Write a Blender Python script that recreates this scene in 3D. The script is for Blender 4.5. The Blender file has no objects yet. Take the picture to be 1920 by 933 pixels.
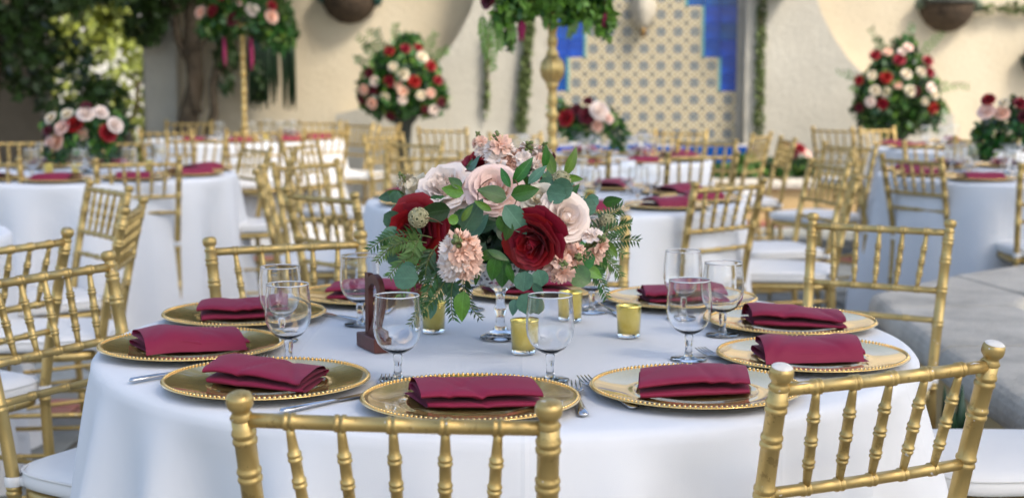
import bpy, math, random
import numpy as np
from mathutils import Vector, Matrix, Quaternion

S = bpy.context.scene
COL = S.collection
R = math.radians
PI = math.pi
RNG = random.Random(7)

# ------------------------------------------------------------------ camera
F_PX, CAM_H, PITCH = 2806.0, 1.256, R(6.64)
cam = bpy.data.cameras.new('camera')
cam.sensor_width = 36.0
cam.lens = 36.0 * F_PX / 1920.0
cam.clip_start, cam.clip_end = 0.05, 400.0
cam.dof.use_dof = True
cam.dof.focus_distance = 2.32
cam.dof.aperture_fstop = 4.7
camo = bpy.data.objects.new('camera', cam)
camo.location = (0, 0, CAM_H)
camo.rotation_euler = (PI / 2 - PITCH, 0, 0)
COL.objects.link(camo)
S.camera = camo

# ------------------------------------------------------------------ sky, sun, exposure
SUN_EL, SUN_AZ = R(50), R(130)          # azimuth measured from +Y (away from camera) towards +X
w = bpy.data.worlds.new('World')
S.world = w
w.use_nodes = True
nt = w.node_tree
bg = nt.nodes['Background']
sky = nt.nodes.new('ShaderNodeTexSky')
sky.sky_type = 'NISHITA'
sky.sun_disc = False
sky.sun_elevation = SUN_EL
sky.sun_rotation = SUN_AZ
sky.air_density = 1.0
sky.dust_density = 3.0
sky.ozone_density = 0.5
nt.links.new(sky.outputs[0], bg.inputs[0])
bg.inputs[1].default_value = 0.15
sl = bpy.data.lights.new('sun', 'SUN')
sl.energy = 1.85
sl.angle = R(12)
sl.color = (1.0, 0.93, 0.82)
so = bpy.data.objects.new('sun', sl)
sdir = Vector((math.sin(SUN_AZ) * math.cos(SUN_EL), math.cos(SUN_AZ) * math.cos(SUN_EL), math.sin(SUN_EL)))
so.rotation_euler = (-sdir).to_track_quat('-Z', 'Y').to_euler()
so.location = sdir * 20
COL.objects.link(so)
S.view_settings.view_transform = 'Standard'
S.view_settings.look = 'None'
S.view_settings.exposure = 1.12
S.view_settings.gamma = 1.0
S.render.engine = 'CYCLES'
S.cycles.max_bounces = 12
S.cycles.transparent_max_bounces = 24
S.cycles.transmission_bounces = 10
S.cycles.caustics_reflective = False
S.cycles.caustics_refractive = False
S.cycles.use_denoising = True
S.cycles.sample_clamp_indirect = 6.0


def P(px, py, Z):
    """World point seen at photo pixel (px, py), Z metres along the lens axis."""
    c, s = math.cos(PITCH), math.sin(PITCH)
    a, b = (px - 960) / F_PX, (py - 466.5) / F_PX
    return Vector((Z * a, Z * (c - b * s), CAM_H + Z * (-s - b * c)))


# ------------------------------------------------------------------ materials
class N:
    def __init__(self, name):
        self.m = bpy.data.materials.new(name)
        self.m.use_nodes = True
        self.t = self.m.node_tree
        self.b = self.t.nodes['Principled BSDF']
        self.out = self.t.nodes['Material Output']
        self.tc = self.t.nodes.new('ShaderNodeTexCoord')

    def new(self, kind, **kw):
        n = self.t.nodes.new(kind)
        for k, v in kw.items():
            setattr(n, k, v)
        return n

    def link(self, a, b):
        self.t.links.new(a, b)

    def val(self, sock, v):
        if isinstance(v, (int, float)):
            sock.default_value = v
        else:
            self.link(v, sock)

    def math(self, op, a, b=0.0, clamp=False):
        n = self.new('ShaderNodeMath', operation=op, use_clamp=clamp)
        self.val(n.inputs[0], a)
        self.val(n.inputs[1], b)
        return n.outputs[0]

    def noise(self, scale, detail=3.0, rough=0.55, coord='Object'):
        n = self.new('ShaderNodeTexNoise')
        n.inputs['Scale'].default_value = scale
        n.inputs['Detail'].default_value = detail
        n.inputs['Roughness'].default_value = rough
        self.link(self.tc.outputs[coord], n.inputs['Vector'])
        return n.outputs[0]

    def ramp(self, fac, stops):
        n = self.new('ShaderNodeValToRGB')
        e = n.color_ramp.elements
        while len(e) < len(stops):
            e.new(0.5)
        for i, (p, c) in enumerate(stops):
            e[i].position = p
            e[i].color = (c[0], c[1], c[2], 1)
        self.link(fac, n.inputs[0])
        return n.outputs[0]

    def mix(self, fac, a, b):
        n = self.new('ShaderNodeMix', data_type='RGBA')
        self.val(n.inputs[0], fac)
        for i, v in ((6, a), (7, b)):
            if isinstance(v, tuple):
                n.inputs[i].default_value = (v[0], v[1], v[2], 1)
            else:
                self.link(v, n.inputs[i])
        return n.outputs[2]

    def bump(self, h, strength, dist=0.01):
        n = self.new('ShaderNodeBump')
        n.inputs['Strength'].default_value = strength
        n.inputs['Distance'].default_value = dist
        self.link(h, n.inputs['Height'])
        self.link(n.outputs[0], self.b.inputs['Normal'])


def simple(name, c, rough=0.6, metal=0.0, var=0.15, scale=12.0, bump=0.0, bscale=60.0, bdist=0.004, sheen=0.0, sub=0.0, coat=0.0, rnd=0.0):
    n = N(name)
    a = tuple(x * (1 - var) for x in c)
    b = tuple(min(1, x * (1 + var)) for x in c)
    col = n.ramp(n.noise(scale), [(0.3, a), (0.7, b)])
    if rnd:
        oi = n.new('ShaderNodeObjectInfo')
        hs = n.new('ShaderNodeHueSaturation')
        n.link(col, hs.inputs['Color'])
        n.link(n.math('ADD', n.math('MULTIPLY', oi.outputs['Random'], rnd), 1 - rnd / 2), hs.inputs['Value'])
        n.link(n.math('ADD', n.math('MULTIPLY', oi.outputs['Random'], 0.05 * rnd), 0.5 - 0.025 * rnd), hs.inputs['Hue'])
        col = hs.outputs[0]
    n.link(col, n.b.inputs['Base Color'])
    n.b.inputs['Roughness'].default_value = rough
    n.b.inputs['Metallic'].default_value = metal
    if sheen:
        n.b.inputs['Sheen Weight'].default_value = sheen
    if sub:
        n.b.inputs['Subsurface Weight'].default_value = sub
        n.b.inputs['Subsurface Radius'].default_value = (0.01, 0.006, 0.004)
        n.b.inputs['Subsurface Scale'].default_value = 0.4
    if coat:
        n.b.inputs['Coat Weight'].default_value = coat
    if bump:
        n.bump(n.noise(bscale, 4), bump, bdist)
    return n.m


M = {}


def make_gold_paint():
    n = N('gold_paint')
    col = n.ramp(n.noise(9, 4), [(0.25, (0.46, 0.315, 0.11)), (0.75, (0.66, 0.485, 0.19))])
    oi = n.new('ShaderNodeObjectInfo')
    hs = n.new('ShaderNodeHueSaturation')
    n.link(col, hs.inputs['Color'])
    n.link(n.math('ADD', n.math('MULTIPLY', oi.outputs['Random'], 0.22), 0.86), hs.inputs['Value'])
    col = n.mix(n.math('MULTIPLY', n.math('GREATER_THAN', n.noise(38, 5, .75), 0.60), 0.45), hs.outputs[0], (0.26, 0.17, 0.06))
    chip = n.math('GREATER_THAN', n.noise(85, 2), 0.72)
    col = n.mix(chip, col, (0.72, 0.66, 0.55))
    n.link(col, n.b.inputs['Base Color'])
    n.link(n.math('SUBTRACT', 0.72, n.math('MULTIPLY', chip, 0.7)), n.b.inputs['Metallic'])
    n.link(n.math('ADD', 0.30, n.math('MULTIPLY', n.noise(30, 3), 0.2)), n.b.inputs['Roughness'])
    n.bump(n.noise(220, 3), 0.12, 0.002)
    return n.m


def make_cloth(name, c, folds=True):
    n = N(name)
    n.b.inputs['Base Color'].default_value = (*c, 1)
    n.b.inputs['Roughness'].default_value = 0.85
    n.b.inputs['Sheen Weight'].default_value = 0.15
    h = n.math('MULTIPLY', n.noise(1200, 0), 0.18)
    h = n.math('ADD', h, n.math('MULTIPLY', n.noise(5, 2, .4), 6.0))
    if folds:
        sx = n.new('ShaderNodeSeparateXYZ')
        n.link(n.tc.outputs['Object'], sx.inputs[0])
        # pressed fold lines across the cloth
        for off, ax in ((0.03, 0), (-0.37, 0), (0.41, 0), (0.05, 1), (-0.36, 1), (0.43, 1)):
            d = n.math('ABSOLUTE', n.math('SUBTRACT', sx.outputs[ax], off))
            ridge = n.math('MAXIMUM', 0.0, n.math('SUBTRACT', 1.0, n.math('DIVIDE', d, 0.006)))
            h = n.math('ADD', h, n.math('MULTIPLY', ridge, 0.55))
    n.bump(h, 0.35, 0.004)
    return n.m


def make_thin_glass(name, tint=(1, 1, 1), white=0.0):
    n = N(name)
    n.t.nodes.remove(n.b)
    lw = n.new('ShaderNodeLayerWeight')
    lw.inputs['Blend'].default_value = 0.22
    tr = n.new('ShaderNodeBsdfTransparent')
    tcol = n.ramp(lw.outputs['Facing'], [(0.0, tuple(0.985 * t for t in tint)), (0.85, tuple(0.95 * t for t in tint)), (0.99, (0.66, 0.68, 0.70))])
    n.link(tcol, tr.inputs['Color'])
    gl = n.new('ShaderNodeBsdfGlossy')
    gl.inputs['Roughness'].default_value = 0.02
    mx = n.new('ShaderNodeMixShader')
    fac = n.math('ADD', n.math('MULTIPLY', n.math('POWER', lw.outputs['Facing'], 3.5), 0.55), 0.035, clamp=True)
    n.link(fac, mx.inputs[0])
    n.link(tr.outputs[0], mx.inputs[1])
    n.link(gl.outputs[0], mx.inputs[2])
    res = mx.outputs[0]
    if white:
        df = n.new('ShaderNodeBsdfDiffuse')
        df.inputs['Color'].default_value = (0.8, 0.82, 0.8, 1)
        m2 = n.new('ShaderNodeMixShader')
        vor = n.new('ShaderNodeTexVoronoi')
        vor.inputs['Scale'].default_value = 120
        n.link(n.tc.outputs['Object'], vor.inputs['Vector'])
        n.link(n.math('MULTIPLY', n.math('GREATER_THAN', vor.outputs[0], 0.42), white), m2.inputs[0])
        n.link(res, m2.inputs[1])
        n.link(df.outputs[0], m2.inputs[2])
        res = m2.outputs[0]
    n.link(res, n.out.inputs['Surface'])
    return n.m


def make_glass():
    n = N('clear_glass')
    n.b.inputs['Base Color'].default_value = (0.97, 0.985, 1, 1)
    n.b.inputs['Roughness'].default_value = 0.0
    n.b.inputs['IOR'].default_value = 1.48
    n.b.inputs['Transmission Weight'].default_value = 1.0
    return n.m


def make_mercury():
    n = N('gold_mercury_glass')
    nz = n.noise(42, 3, 0.6)
    col = n.ramp(nz, [(0.3, (0.74, 0.54, 0.09)), (0.7, (0.90, 0.72, 0.22))])
    n.link(col, n.b.inputs['Base Color'])
    n.b.inputs['Metallic'].default_value = 0.85
    n.link(n.math('ADD', 0.06, n.math('MULTIPLY', nz, 0.25)), n.b.inputs['Roughness'])
    n.b.inputs['Coat Weight'].default_value = 0.6
    n.b.inputs['Subsurface Weight'].default_value = 0.2
    return n.m


def make_star_tile():
    n = N('star_tile_glaze')
    sx = n.new('ShaderNodeSeparateXYZ')
    n.link(n.tc.outputs['Object'], sx.inputs[0])
    x = n.math('DIVIDE', sx.outputs[0], 0.077)
    y = n.math('DIVIDE', sx.outputs[2], 0.077)
    ax, ay = n.math('ABSOLUTE', x), n.math('ABSOLUTE', y)
    d1 = n.math('MAXIMUM', ax, ay)
    d2 = n.math('MULTIPLY', n.math('ADD', ax, ay), 0.7071)
    star = n.math('LESS_THAN', n.math('MINIMUM', d1, d2), 0.45)
    eye = n.math('LESS_THAN', n.math('MAXIMUM', d1, d2), 0.13)
    cx = n.math('COSINE', n.math('MULTIPLY', x, PI * 3))
    cy = n.math('COSINE', n.math('MULTIPLY', y, PI * 3))
    pr = n.math('MULTIPLY', cx, cy)
    dots = n.math('GREATER_THAN', pr, 0.25)
    rust = n.math('LESS_THAN', pr, -0.35)
    col = n.mix(dots, (0.42, 0.35, 0.19), (0.70, 0.66, 0.50))
    col = n.mix(rust, col, (0.24, 0.15, 0.09))
    col = n.mix(star, col, (0.045, 0.085, 0.14))
    crn = n.math('LESS_THAN', n.math('ADD', n.math('SUBTRACT', 1.0, ax), n.math('SUBTRACT', 1.0, ay)), 0.30)
    col = n.mix(crn, col, (0.09, 0.13, 0.16))
    col = n.mix(eye, col, (0.60, 0.52, 0.25))
    col = n.mix(n.math('MULTIPLY', n.noise(5, 3), 0.18), col, (0.60, 0.58, 0.52))
    n.link(col, n.b.inputs['Base Color'])
    n.b.inputs['Roughness'].default_value = 0.22
    return n.m


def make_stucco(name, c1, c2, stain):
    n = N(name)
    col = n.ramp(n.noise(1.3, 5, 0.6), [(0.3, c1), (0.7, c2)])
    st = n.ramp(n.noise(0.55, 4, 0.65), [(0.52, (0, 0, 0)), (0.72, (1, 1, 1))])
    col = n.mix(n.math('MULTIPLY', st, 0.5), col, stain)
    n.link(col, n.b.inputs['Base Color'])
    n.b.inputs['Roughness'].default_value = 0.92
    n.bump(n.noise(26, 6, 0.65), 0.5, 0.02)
    return n.m


def make_stone():
    n = N('cast_stone')
    col = n.ramp(n.noise(5, 5, 0.65), [(0.25, (0.38, 0.35, 0.29)), (0.5, (0.60, 0.55, 0.46)), (0.78, (0.76, 0.70, 0.59))])
    sp = n.math('GREATER_THAN', n.noise(60, 3), 0.68)
    col = n.mix(n.math('MULTIPLY', sp, 0.55), col, (0.2, 0.2, 0.18))
    n.link(col, n.b.inputs['Base Color'])
    n.b.inputs['Roughness'].default_value = 0.8
    n.bump(n.noise(38, 6, 0.75), 0.9, 0.016)
    return n.m


M['gold_paint'] = make_gold_paint()
M['chip_cap_white'] = simple('chip_and_cap_white', (0.78, 0.74, 0.66), rough=0.6, var=0.1, scale=120)
M['cloth'] = make_cloth('white_table_linen', (0.80, 0.80, 0.80))
M['cushion'] = make_cloth('ivory_cushion_vinyl', (0.80, 0.78, 0.74), folds=False)
M['napkin'] = simple('burgundy_napkin_cloth', (0.235, 0.003, 0.038), rough=0.7, var=0.06, bump=0.15, bscale=500, bdist=0.001, sheen=0.06)
M['plate'] = simple('gold_charger', (0.92, 0.62, 0.21), rough=0.22, metal=0.78, var=0.08, scale=5, bump=0.05, bscale=14, bdist=0.003, coat=1.0)
M['bead'] = simple('gold_beads', (0.86, 0.60, 0.26), rough=0.2, metal=1.0)
M['steel'] = simple('stainless_steel', (0.62, 0.62, 0.63), rough=0.13, metal=1.0, var=0.04)
M['thin_glass'] = make_thin_glass('goblet_glass')
M['cut_glass'] = make_thin_glass('cut_glass', white=0.75)
M['glass'] = make_glass()
M['rim_highlight'] = simple('pale_rim_highlight', (.86, .89, .92), rough=0.08, var=0.02, coat=1.0)  # opaque pale colour standing in for the highlight along goblet rims
M['mercury'] = make_mercury()
M['wax'] = simple('candle_wax', (0.85, 0.80, 0.62), rough=0.5, var=0.03, sub=0.3)
M['mahogany'] = simple('mahogany_wood', (0.105, 0.028, 0.018), rough=0.45, var=0.35, scale=22, bump=0.2, bscale=90, bdist=0.001)
M['pink'] = simple('pink_petal', (0.95, 0.68, 0.58), rough=0.55, var=0.10, scale=40, sheen=0.2, rnd=0.12)
M['blush'] = simple('blush_petal', (0.96, 0.80, 0.70), rough=0.55, var=0.08, scale=40, sheen=0.2, rnd=0.10)
M['cream'] = simple('cream_petal', (0.84, 0.74, 0.56), rough=0.55, var=0.07, scale=40, rnd=0.08)
M['peach'] = simple('peach_petal', (0.92, 0.60, 0.46), rough=0.6, var=0.12, scale=60, rnd=0.12)
M['red'] = simple('crimson_petal', (0.30, 0.002, 0.012), rough=0.55, var=0.25, scale=45, sheen=0.05, rnd=0.3)
M['wine'] = simple('wine_petal', (0.12, 0.003, 0.014), rough=0.55, var=0.25, scale=45, sheen=0.05)
M['magenta'] = simple('magenta_tassel', (0.36, 0.02, 0.10), rough=0.7, var=0.25, scale=80, bump=0.6, bscale=120, bdist=0.01)


def make_leaf(name, c, rough=0.4, var=0.3, rnd=0.5):
    n = N(name)
    a = tuple(x * (1 - var) for x in c)
    b = tuple(min(1, x * (1 + var)) for x in c)
    col = n.ramp(n.noise(3.5, 3), [(0.3, a), (0.7, b)])
    sx = n.new('ShaderNodeSeparateXYZ')
    n.link(n.tc.outputs['Object'], sx.inputs[0])
    ax = n.math('ABSOLUTE', sx.outputs[0])
    rib = n.math('LESS_THAN', ax, 0.012)
    side = n.math('LESS_THAN', n.math('FRACT', n.math('MULTIPLY', n.math('SUBTRACT', sx.outputs[1], n.math('MULTIPLY', ax, .8)), 8.0)), 0.10)
    vein = n.math('MAXIMUM', rib, n.math('MULTIPLY', side, 0.45))
    col = n.mix(n.math('MULTIPLY', vein, 0.35), col, tuple(min(1, x * 1.6 + .06) for x in c))
    oi = n.new('ShaderNodeObjectInfo')
    hs = n.new('ShaderNodeHueSaturation')
    n.link(col, hs.inputs['Color'])
    n.link(n.math('ADD', n.math('MULTIPLY', oi.outputs['Random'], rnd), 1 - rnd / 2), hs.inputs['Value'])
    n.link(n.math('ADD', n.math('MULTIPLY', oi.outputs['Random'], 0.06 * rnd), 0.5 - 0.03 * rnd), hs.inputs['Hue'])
    n.link(hs.outputs[0], n.b.inputs['Base Color'])
    n.b.inputs['Roughness'].default_value = rough
    n.bump(vein, 0.25, 0.01)
    return n.m


M['leaf'] = simple('ruscus_leaf', (0.028, 0.105, 0.016), rough=0.38, var=0.3, scale=30, rnd=0.55)
M['leaf_bright'] = simple('young_leaf', (0.12, 0.24, 0.028), rough=0.42, var=0.25, scale=30, rnd=0.4)
M['leaf_dark'] = simple('dark_leaf', (0.016, 0.050, 0.018), rough=0.4, var=0.3, scale=30, rnd=0.5)
M['eucalyptus'] = simple('eucalyptus_leaf', (0.080, 0.190, 0.110), rough=0.5, var=0.2, scale=40, rnd=0.35)
M['fern'] = simple('fern_leaf', (0.10, 0.20, 0.035), rough=0.5, var=0.3, scale=40, rnd=0.4)
M['stem'] = simple('green_stem', (0.16, 0.20, 0.06), rough=0.6)
M['twig'] = simple('brown_twig', (0.16, 0.075, 0.04), rough=0.7)
M['pod'] = simple('scabiosa_pod', (0.46, 0.42, 0.24), rough=0.8, var=0.3, scale=70, bump=0.5, bscale=150, bdist=0.003)
M['pod_hole'] = simple('scabiosa_pod_hollow', (0.09, 0.10, 0.04), rough=0.9)
M['star_tile'] = make_star_tile()
M['blue_tile'] = simple('cobalt_tile', (0.004, 0.062, 0.30), rough=0.18, var=0.35, scale=9, rnd=0.45, coat=0.3)
M['turquoise'] = simple('turquoise_trim', (0.10, 0.30, 0.30), rough=0.3, var=0.2)
M['grout'] = simple('grout', (0.42, 0.40, 0.35), rough=0.95)
M['stucco'] = make_stucco('cream_stucco', (0.60, 0.51, 0.36), (0.70, 0.61, 0.45), (0.47, 0.41, 0.31))
M['stucco_grey'] = make_stucco('weathered_grey_stucco', (0.46, 0.43, 0.36), (0.56, 0.53, 0.45), (0.35, 0.335, 0.29))
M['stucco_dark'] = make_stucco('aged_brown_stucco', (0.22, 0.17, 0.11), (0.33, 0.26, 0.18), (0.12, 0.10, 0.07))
M['ochre'] = make_stucco('ochre_stucco', (0.52, 0.37, 0.17), (0.60, 0.45, 0.23), (0.42, 0.32, 0.18))
M['stone'] = make_stone()
M['paver'] = simple('grey_paver', (0.24, 0.25, 0.23), rough=0.85, var=0.25, scale=6, bump=0.4, bscale=40, rnd=0.3)
M['brick_paver'] = simple('terracotta_paver', (0.34, 0.13, 0.085), rough=0.85, var=0.25, scale=9, bump=0.4, bscale=40, rnd=0.35)
M['mortar'] = simple('sand_joint', (0.20, 0.19, 0.16), rough=0.95)
M['bark'] = simple('rough_bark', (0.13, 0.095, 0.06), rough=0.95, var=0.45, scale=5, bump=1.0, bscale=14, bdist=0.05)
M['moss_basket'] = simple('coir_basket', (0.075, 0.05, 0.03), rough=0.95, var=0.5, scale=25, bump=1.0, bscale=50, bdist=0.02)
M['succulent'] = simple('grey_green_succulent', (0.17, 0.21, 0.14), rough=0.7, var=0.35, scale=20)
M['teal_leaf'] = simple('deep_teal_leaf', (0.015, 0.085, 0.07), rough=0.4, var=0.4, scale=14)
M['ivy'] = simple('ivy_leaf', (0.040, 0.080, 0.016), rough=0.45, var=0.5, scale=3)
M['sun_leaf'] = simple('hedge_leaf', (0.22, 0.25, 0.035), rough=0.5, var=0.6, scale=2.2)
M['moss'] = simple('trailing_moss', (0.12, 0.16, 0.05), rough=0.9, var=0.4, scale=25)
M['terracotta'] = simple('terracotta', (0.42, 0.15, 0.08), rough=0.8, var=0.2)
M['lion'] = simple('carved_limestone', (0.46, 0.42, 0.34), rough=0.85, var=0.15, scale=20, bump=0.5, bscale=40)
M['pedestal'] = simple('dark_iron', (0.05, 0.055, 0.045), rough=0.6, metal=0.3)
M['soil'] = simple('garden_soil', (0.10, 0.075, 0.05), rough=0.95, var=0.3, scale=3)

M['v_leaf'] = make_leaf('ruscus_blade', (0.028, 0.120, 0.010), .36)
M['v_leaf_bright'] = make_leaf('young_blade', (0.11, 0.24, 0.022), .40)
M['v_leaf_dark'] = make_leaf('dark_blade', (0.014, 0.060, 0.010), .38)
M['v_eucalyptus'] = make_leaf('eucalyptus_blade', (0.072, 0.180, 0.105), .5, .22, .5)

# ------------------------------------------------------------------ mesh helpers


class MB:
    """Collects geometry for one mesh object."""

    def __init__(self):
        self.v, self.f, self.mi = [], [], []

    def add(self, v, f, mat=None, mi=0):
        o = len(self.v)
        if mat is not None:
            v = [mat @ Vector(p) for p in v]
        self.v += [tuple(p) for p in v]
        self.f += [tuple(i + o for i in q) for q in f]
        self.mi += [mi] * len(f)
        return self

    def mesh(self, name, mats, smooth=True):
        me = bpy.data.meshes.new(name)
        me.from_pydata(self.v, [], self.f)
        for m in (mats if isinstance(mats, (list, tuple)) else [mats]):
            me.materials.append(m)
        if any(self.mi):
            me.polygons.foreach_set('material_index', self.mi)
        if smooth:
            me.polygons.foreach_set('use_smooth', [True] * len(me.polygons))
        me.update()
        return me


def obj(name, me, parent=None, loc=None, rot=None, mat=None, kind=None, label=None):
    o = bpy.data.objects.new(name, me)
    COL.objects.link(o)
    if parent is not None:
        o.parent = parent
    if mat is not None:
        o.matrix_basis = mat
    if loc is not None:
        o.location = loc
    if rot is not None:
        o.rotation_euler = rot
    if kind:
        o['kind'] = kind
    if label:
        o['label'] = label
    return o


def thing(name, label, cat, loc=(0, 0, 0), rz=0.0, group=None, me=None):
    o = bpy.data.objects.new(name, me)
    COL.objects.link(o)
    o.location = loc
    o.rotation_euler = (0, 0, rz)
    o['label'] = label
    o['category'] = cat
    if group:
        o['group'] = group
    return o


KIDS = {}


def dup(root, label, loc=None, rz=None, group=None):
    def cp(o, par):
        c = o.copy()
        COL.objects.link(c)
        if par is not None:
            c.parent = par
        for k in list(o.children):
            cp(k, c)
        return c
    r = cp(root, None)
    r['label'] = label
    if group:
        r['group'] = group
    if loc is not None:
        r.location = loc
    if rz is not None:
        r.rotation_euler = (0, 0, rz)
    return r


def lathe(prof, seg=24, close=False):
    v, f = [], []
    n = len(prof)
    for r, z in prof:
        for k in range(seg):
            a = 2 * PI * k / seg
            v.append((r * math.cos(a), r * math.sin(a), z))
    for i in range(n - 1):
        for k in range(seg):
            k2 = (k + 1) % seg
            f.append((i * seg + k, i * seg + k2, (i + 1) * seg + k2, (i + 1) * seg + k))
    if close:
        f.append(tuple(reversed(range(seg))))
        f.append(tuple(range((n - 1) * seg, n * seg)))
    return v, f


def sweep(pts, rad, seg=10, cap=True, flat=1.0):
    """Tube through pts with radius per point."""
    pts = [Vector(p) for p in pts]
    v, f = [], []
    n = len(pts)
    up = None
    for i, p in enumerate(pts):
        t = (pts[min(i + 1, n - 1)] - pts[max(i - 1, 0)])
        if t.length < 1e-9:
            t = Vector((0, 0, 1))
        t.normalize()
        if up is None:
            up = Vector((0, 0, 1)) if abs(t.z) < 0.9 else Vector((0, 1, 0))
        s = t.cross(up)
        if s.length < 1e-6:
            s = t.orthogonal()
        s.normalize()
        u = s.cross(t).normalized()
        up = u
        for k in range(seg):
            a = 2 * PI * k / seg
            v.append(p + s * (math.cos(a) * rad[i]) + u * (math.sin(a) * rad[i] * flat))
    for i in range(n - 1):
        for k in range(seg):
            k2 = (k + 1) % seg
            f.append((i * seg + k, i * seg + k2, (i + 1) * seg + k2, (i + 1) * seg + k))
    if cap:
        f.append(tuple(reversed(range(seg))))
        f.append(tuple(range((n - 1) * seg, n * seg)))
    return v, f


def box(x0, x1, y0, y1, z0, z1, b=0.0):
    if b <= 0:
        v = [(x, y, z) for x in (x0, x1) for y in (y0, y1) for z in (z0, z1)]
        f = [(0, 1, 3, 2), (4, 6, 7, 5), (0, 4, 5, 1), (2, 3, 7, 6), (0, 2, 6, 4), (1, 5, 7, 3)]
        return v, f
    # bevelled box
    v, idx = [], {}
    for sx in (0, 1):
        for sy in (0, 1):
            for sz in (0, 1):
                c = (x1 if sx else x0, y1 if sy else y0, z1 if sz else z0)
                d = (-b if sx else b, -b if sy else b, -b if sz else b)
                for ax in range(3):
                    p = [c[i] + (d[i] if i != ax else 0) for i in range(3)]
                    idx[(sx, sy, sz, ax)] = len(v)
                    v.append(tuple(p))
    f = []
    for s in (0, 1):
        f.append([idx[(s, a, c, 0)] for a, c in ((0, 0), (1, 0), (1, 1), (0, 1))])
        f.append([idx[(a, s, c, 1)] for a, c in ((0, 0), (1, 0), (1, 1), (0, 1))])
        f.append([idx[(a, c, s, 2)] for a, c in ((0, 0), (1, 0), (1, 1), (0, 1))])
    for s in (0, 1):
        for t in (0, 1):
            f.append([idx[(s, t, 0, 0)], idx[(s, t, 1, 0)], idx[(s, t, 1, 1)], idx[(s, t, 0, 1)]])
            f.append([idx[(s, 0, t, 0)], idx[(s, 1, t, 0)], idx[(s, 1, t, 2)], idx[(s, 0, t, 2)]])
            f.append([idx[(0, s, t, 1)], idx[(1, s, t, 1)], idx[(1, s, t, 2)], idx[(0, s, t, 2)]])
            for u in (0, 1):
                f.append([idx[(s, t, u, 0)], idx[(s, t, u, 1)], idx[(s, t, u, 2)]])
    # uniq the corner triangles, orient faces outward
    seen, ff = set(), []
    cx, cy, cz = (x0 + x1) / 2, (y0 + y1) / 2, (z0 + z1) / 2
    for q in f:
        k = tuple(sorted(q))
        if k in seen:
            continue
        seen.add(k)
        a, bb, c = (Vector(v[i]) for i in q[:3])
        nrm = (bb - a).cross(c - a)
        mid = sum((Vector(v[i]) for i in q), Vector()) / len(q) - Vector((cx, cy, cz))
        ff.append(tuple(q) if nrm.dot(mid) > 0 else tuple(reversed(q)))
    return v, ff


def grid(nu, nv, fn):
    v = [fn(i / nu, j / nv) for j in range(nv + 1) for i in range(nu + 1)]
    f = [(j * (nu + 1) + i, j * (nu + 1) + i + 1, (j + 1) * (nu + 1) + i + 1, (j + 1) * (nu + 1) + i) for j in range(nv) for i in range(nu)]
    return v, f


def prism(outline, d0, d1, axis='y'):
    """Outline of (x, z) extruded from y=d0 to y=d1."""
    n = len(outline)
    v = [(x, d0, z) for x, z in outline] + [(x, d1, z) for x, z in outline]
    f = [tuple(range(n)), tuple(reversed(range(n, 2 * n)))]
    f += [(i, i + n, (i + 1) % n + n, (i + 1) % n) for i in range(n)]
    return v, f


def frame(d, roll=0.0):
    """Rotation matrix whose +Z is d."""
    q = Vector(d).normalized().to_track_quat('Z', 'Y')
    return (q @ Quaternion((0, 0, 1), roll)).to_matrix().to_4x4()


def TRS(loc, rot=None, s=1.0):
    m = Matrix.Translation(Vector(loc))
    if rot is not None:
        m = m @ rot
    return m @ Matrix.Scale(s, 4)

# ================================================================== large structure: patio floor, garden beyond, walls
gm = MB().add(*box(-60, 60, -40, 120, -0.30, -0.030)).mesh('garden_ground', M['soil'], False)
obj('garden_ground', gm, kind='structure')
fl = obj('patio_floor', MB().add(*box(-9, 9, -2, 15.5, -0.028, -0.012)).mesh('patio_floor', M['mortar'], False), kind='structure')
pv = MB().add(*box(-0.29, 0.29, -0.29, 0.29, -0.011, 0.0, 0.006)).mesh('paver', M['paver'], False)
bp = MB().add(*box(-0.145, 0.145, -0.065, 0.065, -0.011, 0.0, 0.004)).mesh('brick_paver', M['brick_paver'], False)
for iy in range(17):
    y = 2.3 + iy * 0.66
    if iy in (5, 12):
        continue
    for ix in range(-6, 7):
        if abs(ix * 0.6) * 2806 / max(y, .1) > 1300:
            continue
        o = obj('paver', pv, fl, (ix * 0.6 + (0.3 if iy % 2 else 0), y, RNG.uniform(-.001, .0015)))
for yb in (2.3 + 5 * .66, 2.3 + 12 * .66):
    for k in range(-11, 12):
        for j in range(2):
            obj('brick_paver', bp, fl, (k * 0.3 + (0.15 if j else 0), yb - .075 + j * .142, RNG.uniform(-.001, .0015)))

# --- main stucco wall
WY = 14.0
wall = thing('garden_wall', 'cream stucco garden wall behind all the tables', 'wall')
outl = [(-3.42, -0.02), (9, -0.02), (9, 3.9), (-3.42, 3.9)]
me = MB().add(*prism(outl, WY, WY + 0.35)).mesh('wall_face', M['stucco'], False)
obj('wall_face', me, wall)
obj('wall_cap', MB().add(*box(-3.47, 9, WY - .06, WY + .41, 3.902, 4.0, .02)).mesh('wall_cap', M['stone'], False), wall)
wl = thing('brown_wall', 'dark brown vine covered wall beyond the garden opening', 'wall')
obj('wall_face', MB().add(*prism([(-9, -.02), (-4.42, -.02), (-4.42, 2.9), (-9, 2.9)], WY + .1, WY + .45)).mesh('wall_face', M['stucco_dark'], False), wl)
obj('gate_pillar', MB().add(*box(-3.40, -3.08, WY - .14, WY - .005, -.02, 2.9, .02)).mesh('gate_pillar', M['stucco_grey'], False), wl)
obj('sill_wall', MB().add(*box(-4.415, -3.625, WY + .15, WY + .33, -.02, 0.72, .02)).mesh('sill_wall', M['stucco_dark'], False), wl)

# --- tiled fountain with flared surround
ft = thing('tiled_fountain', 'wall fountain of stepped star tiles on cobalt blue between flared grey piers', 'fountain')
TY = 13.75
px0 = lambda px, Y=TY: (px - 960) * (Y * .9933 + 0.08) / F_PX


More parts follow.
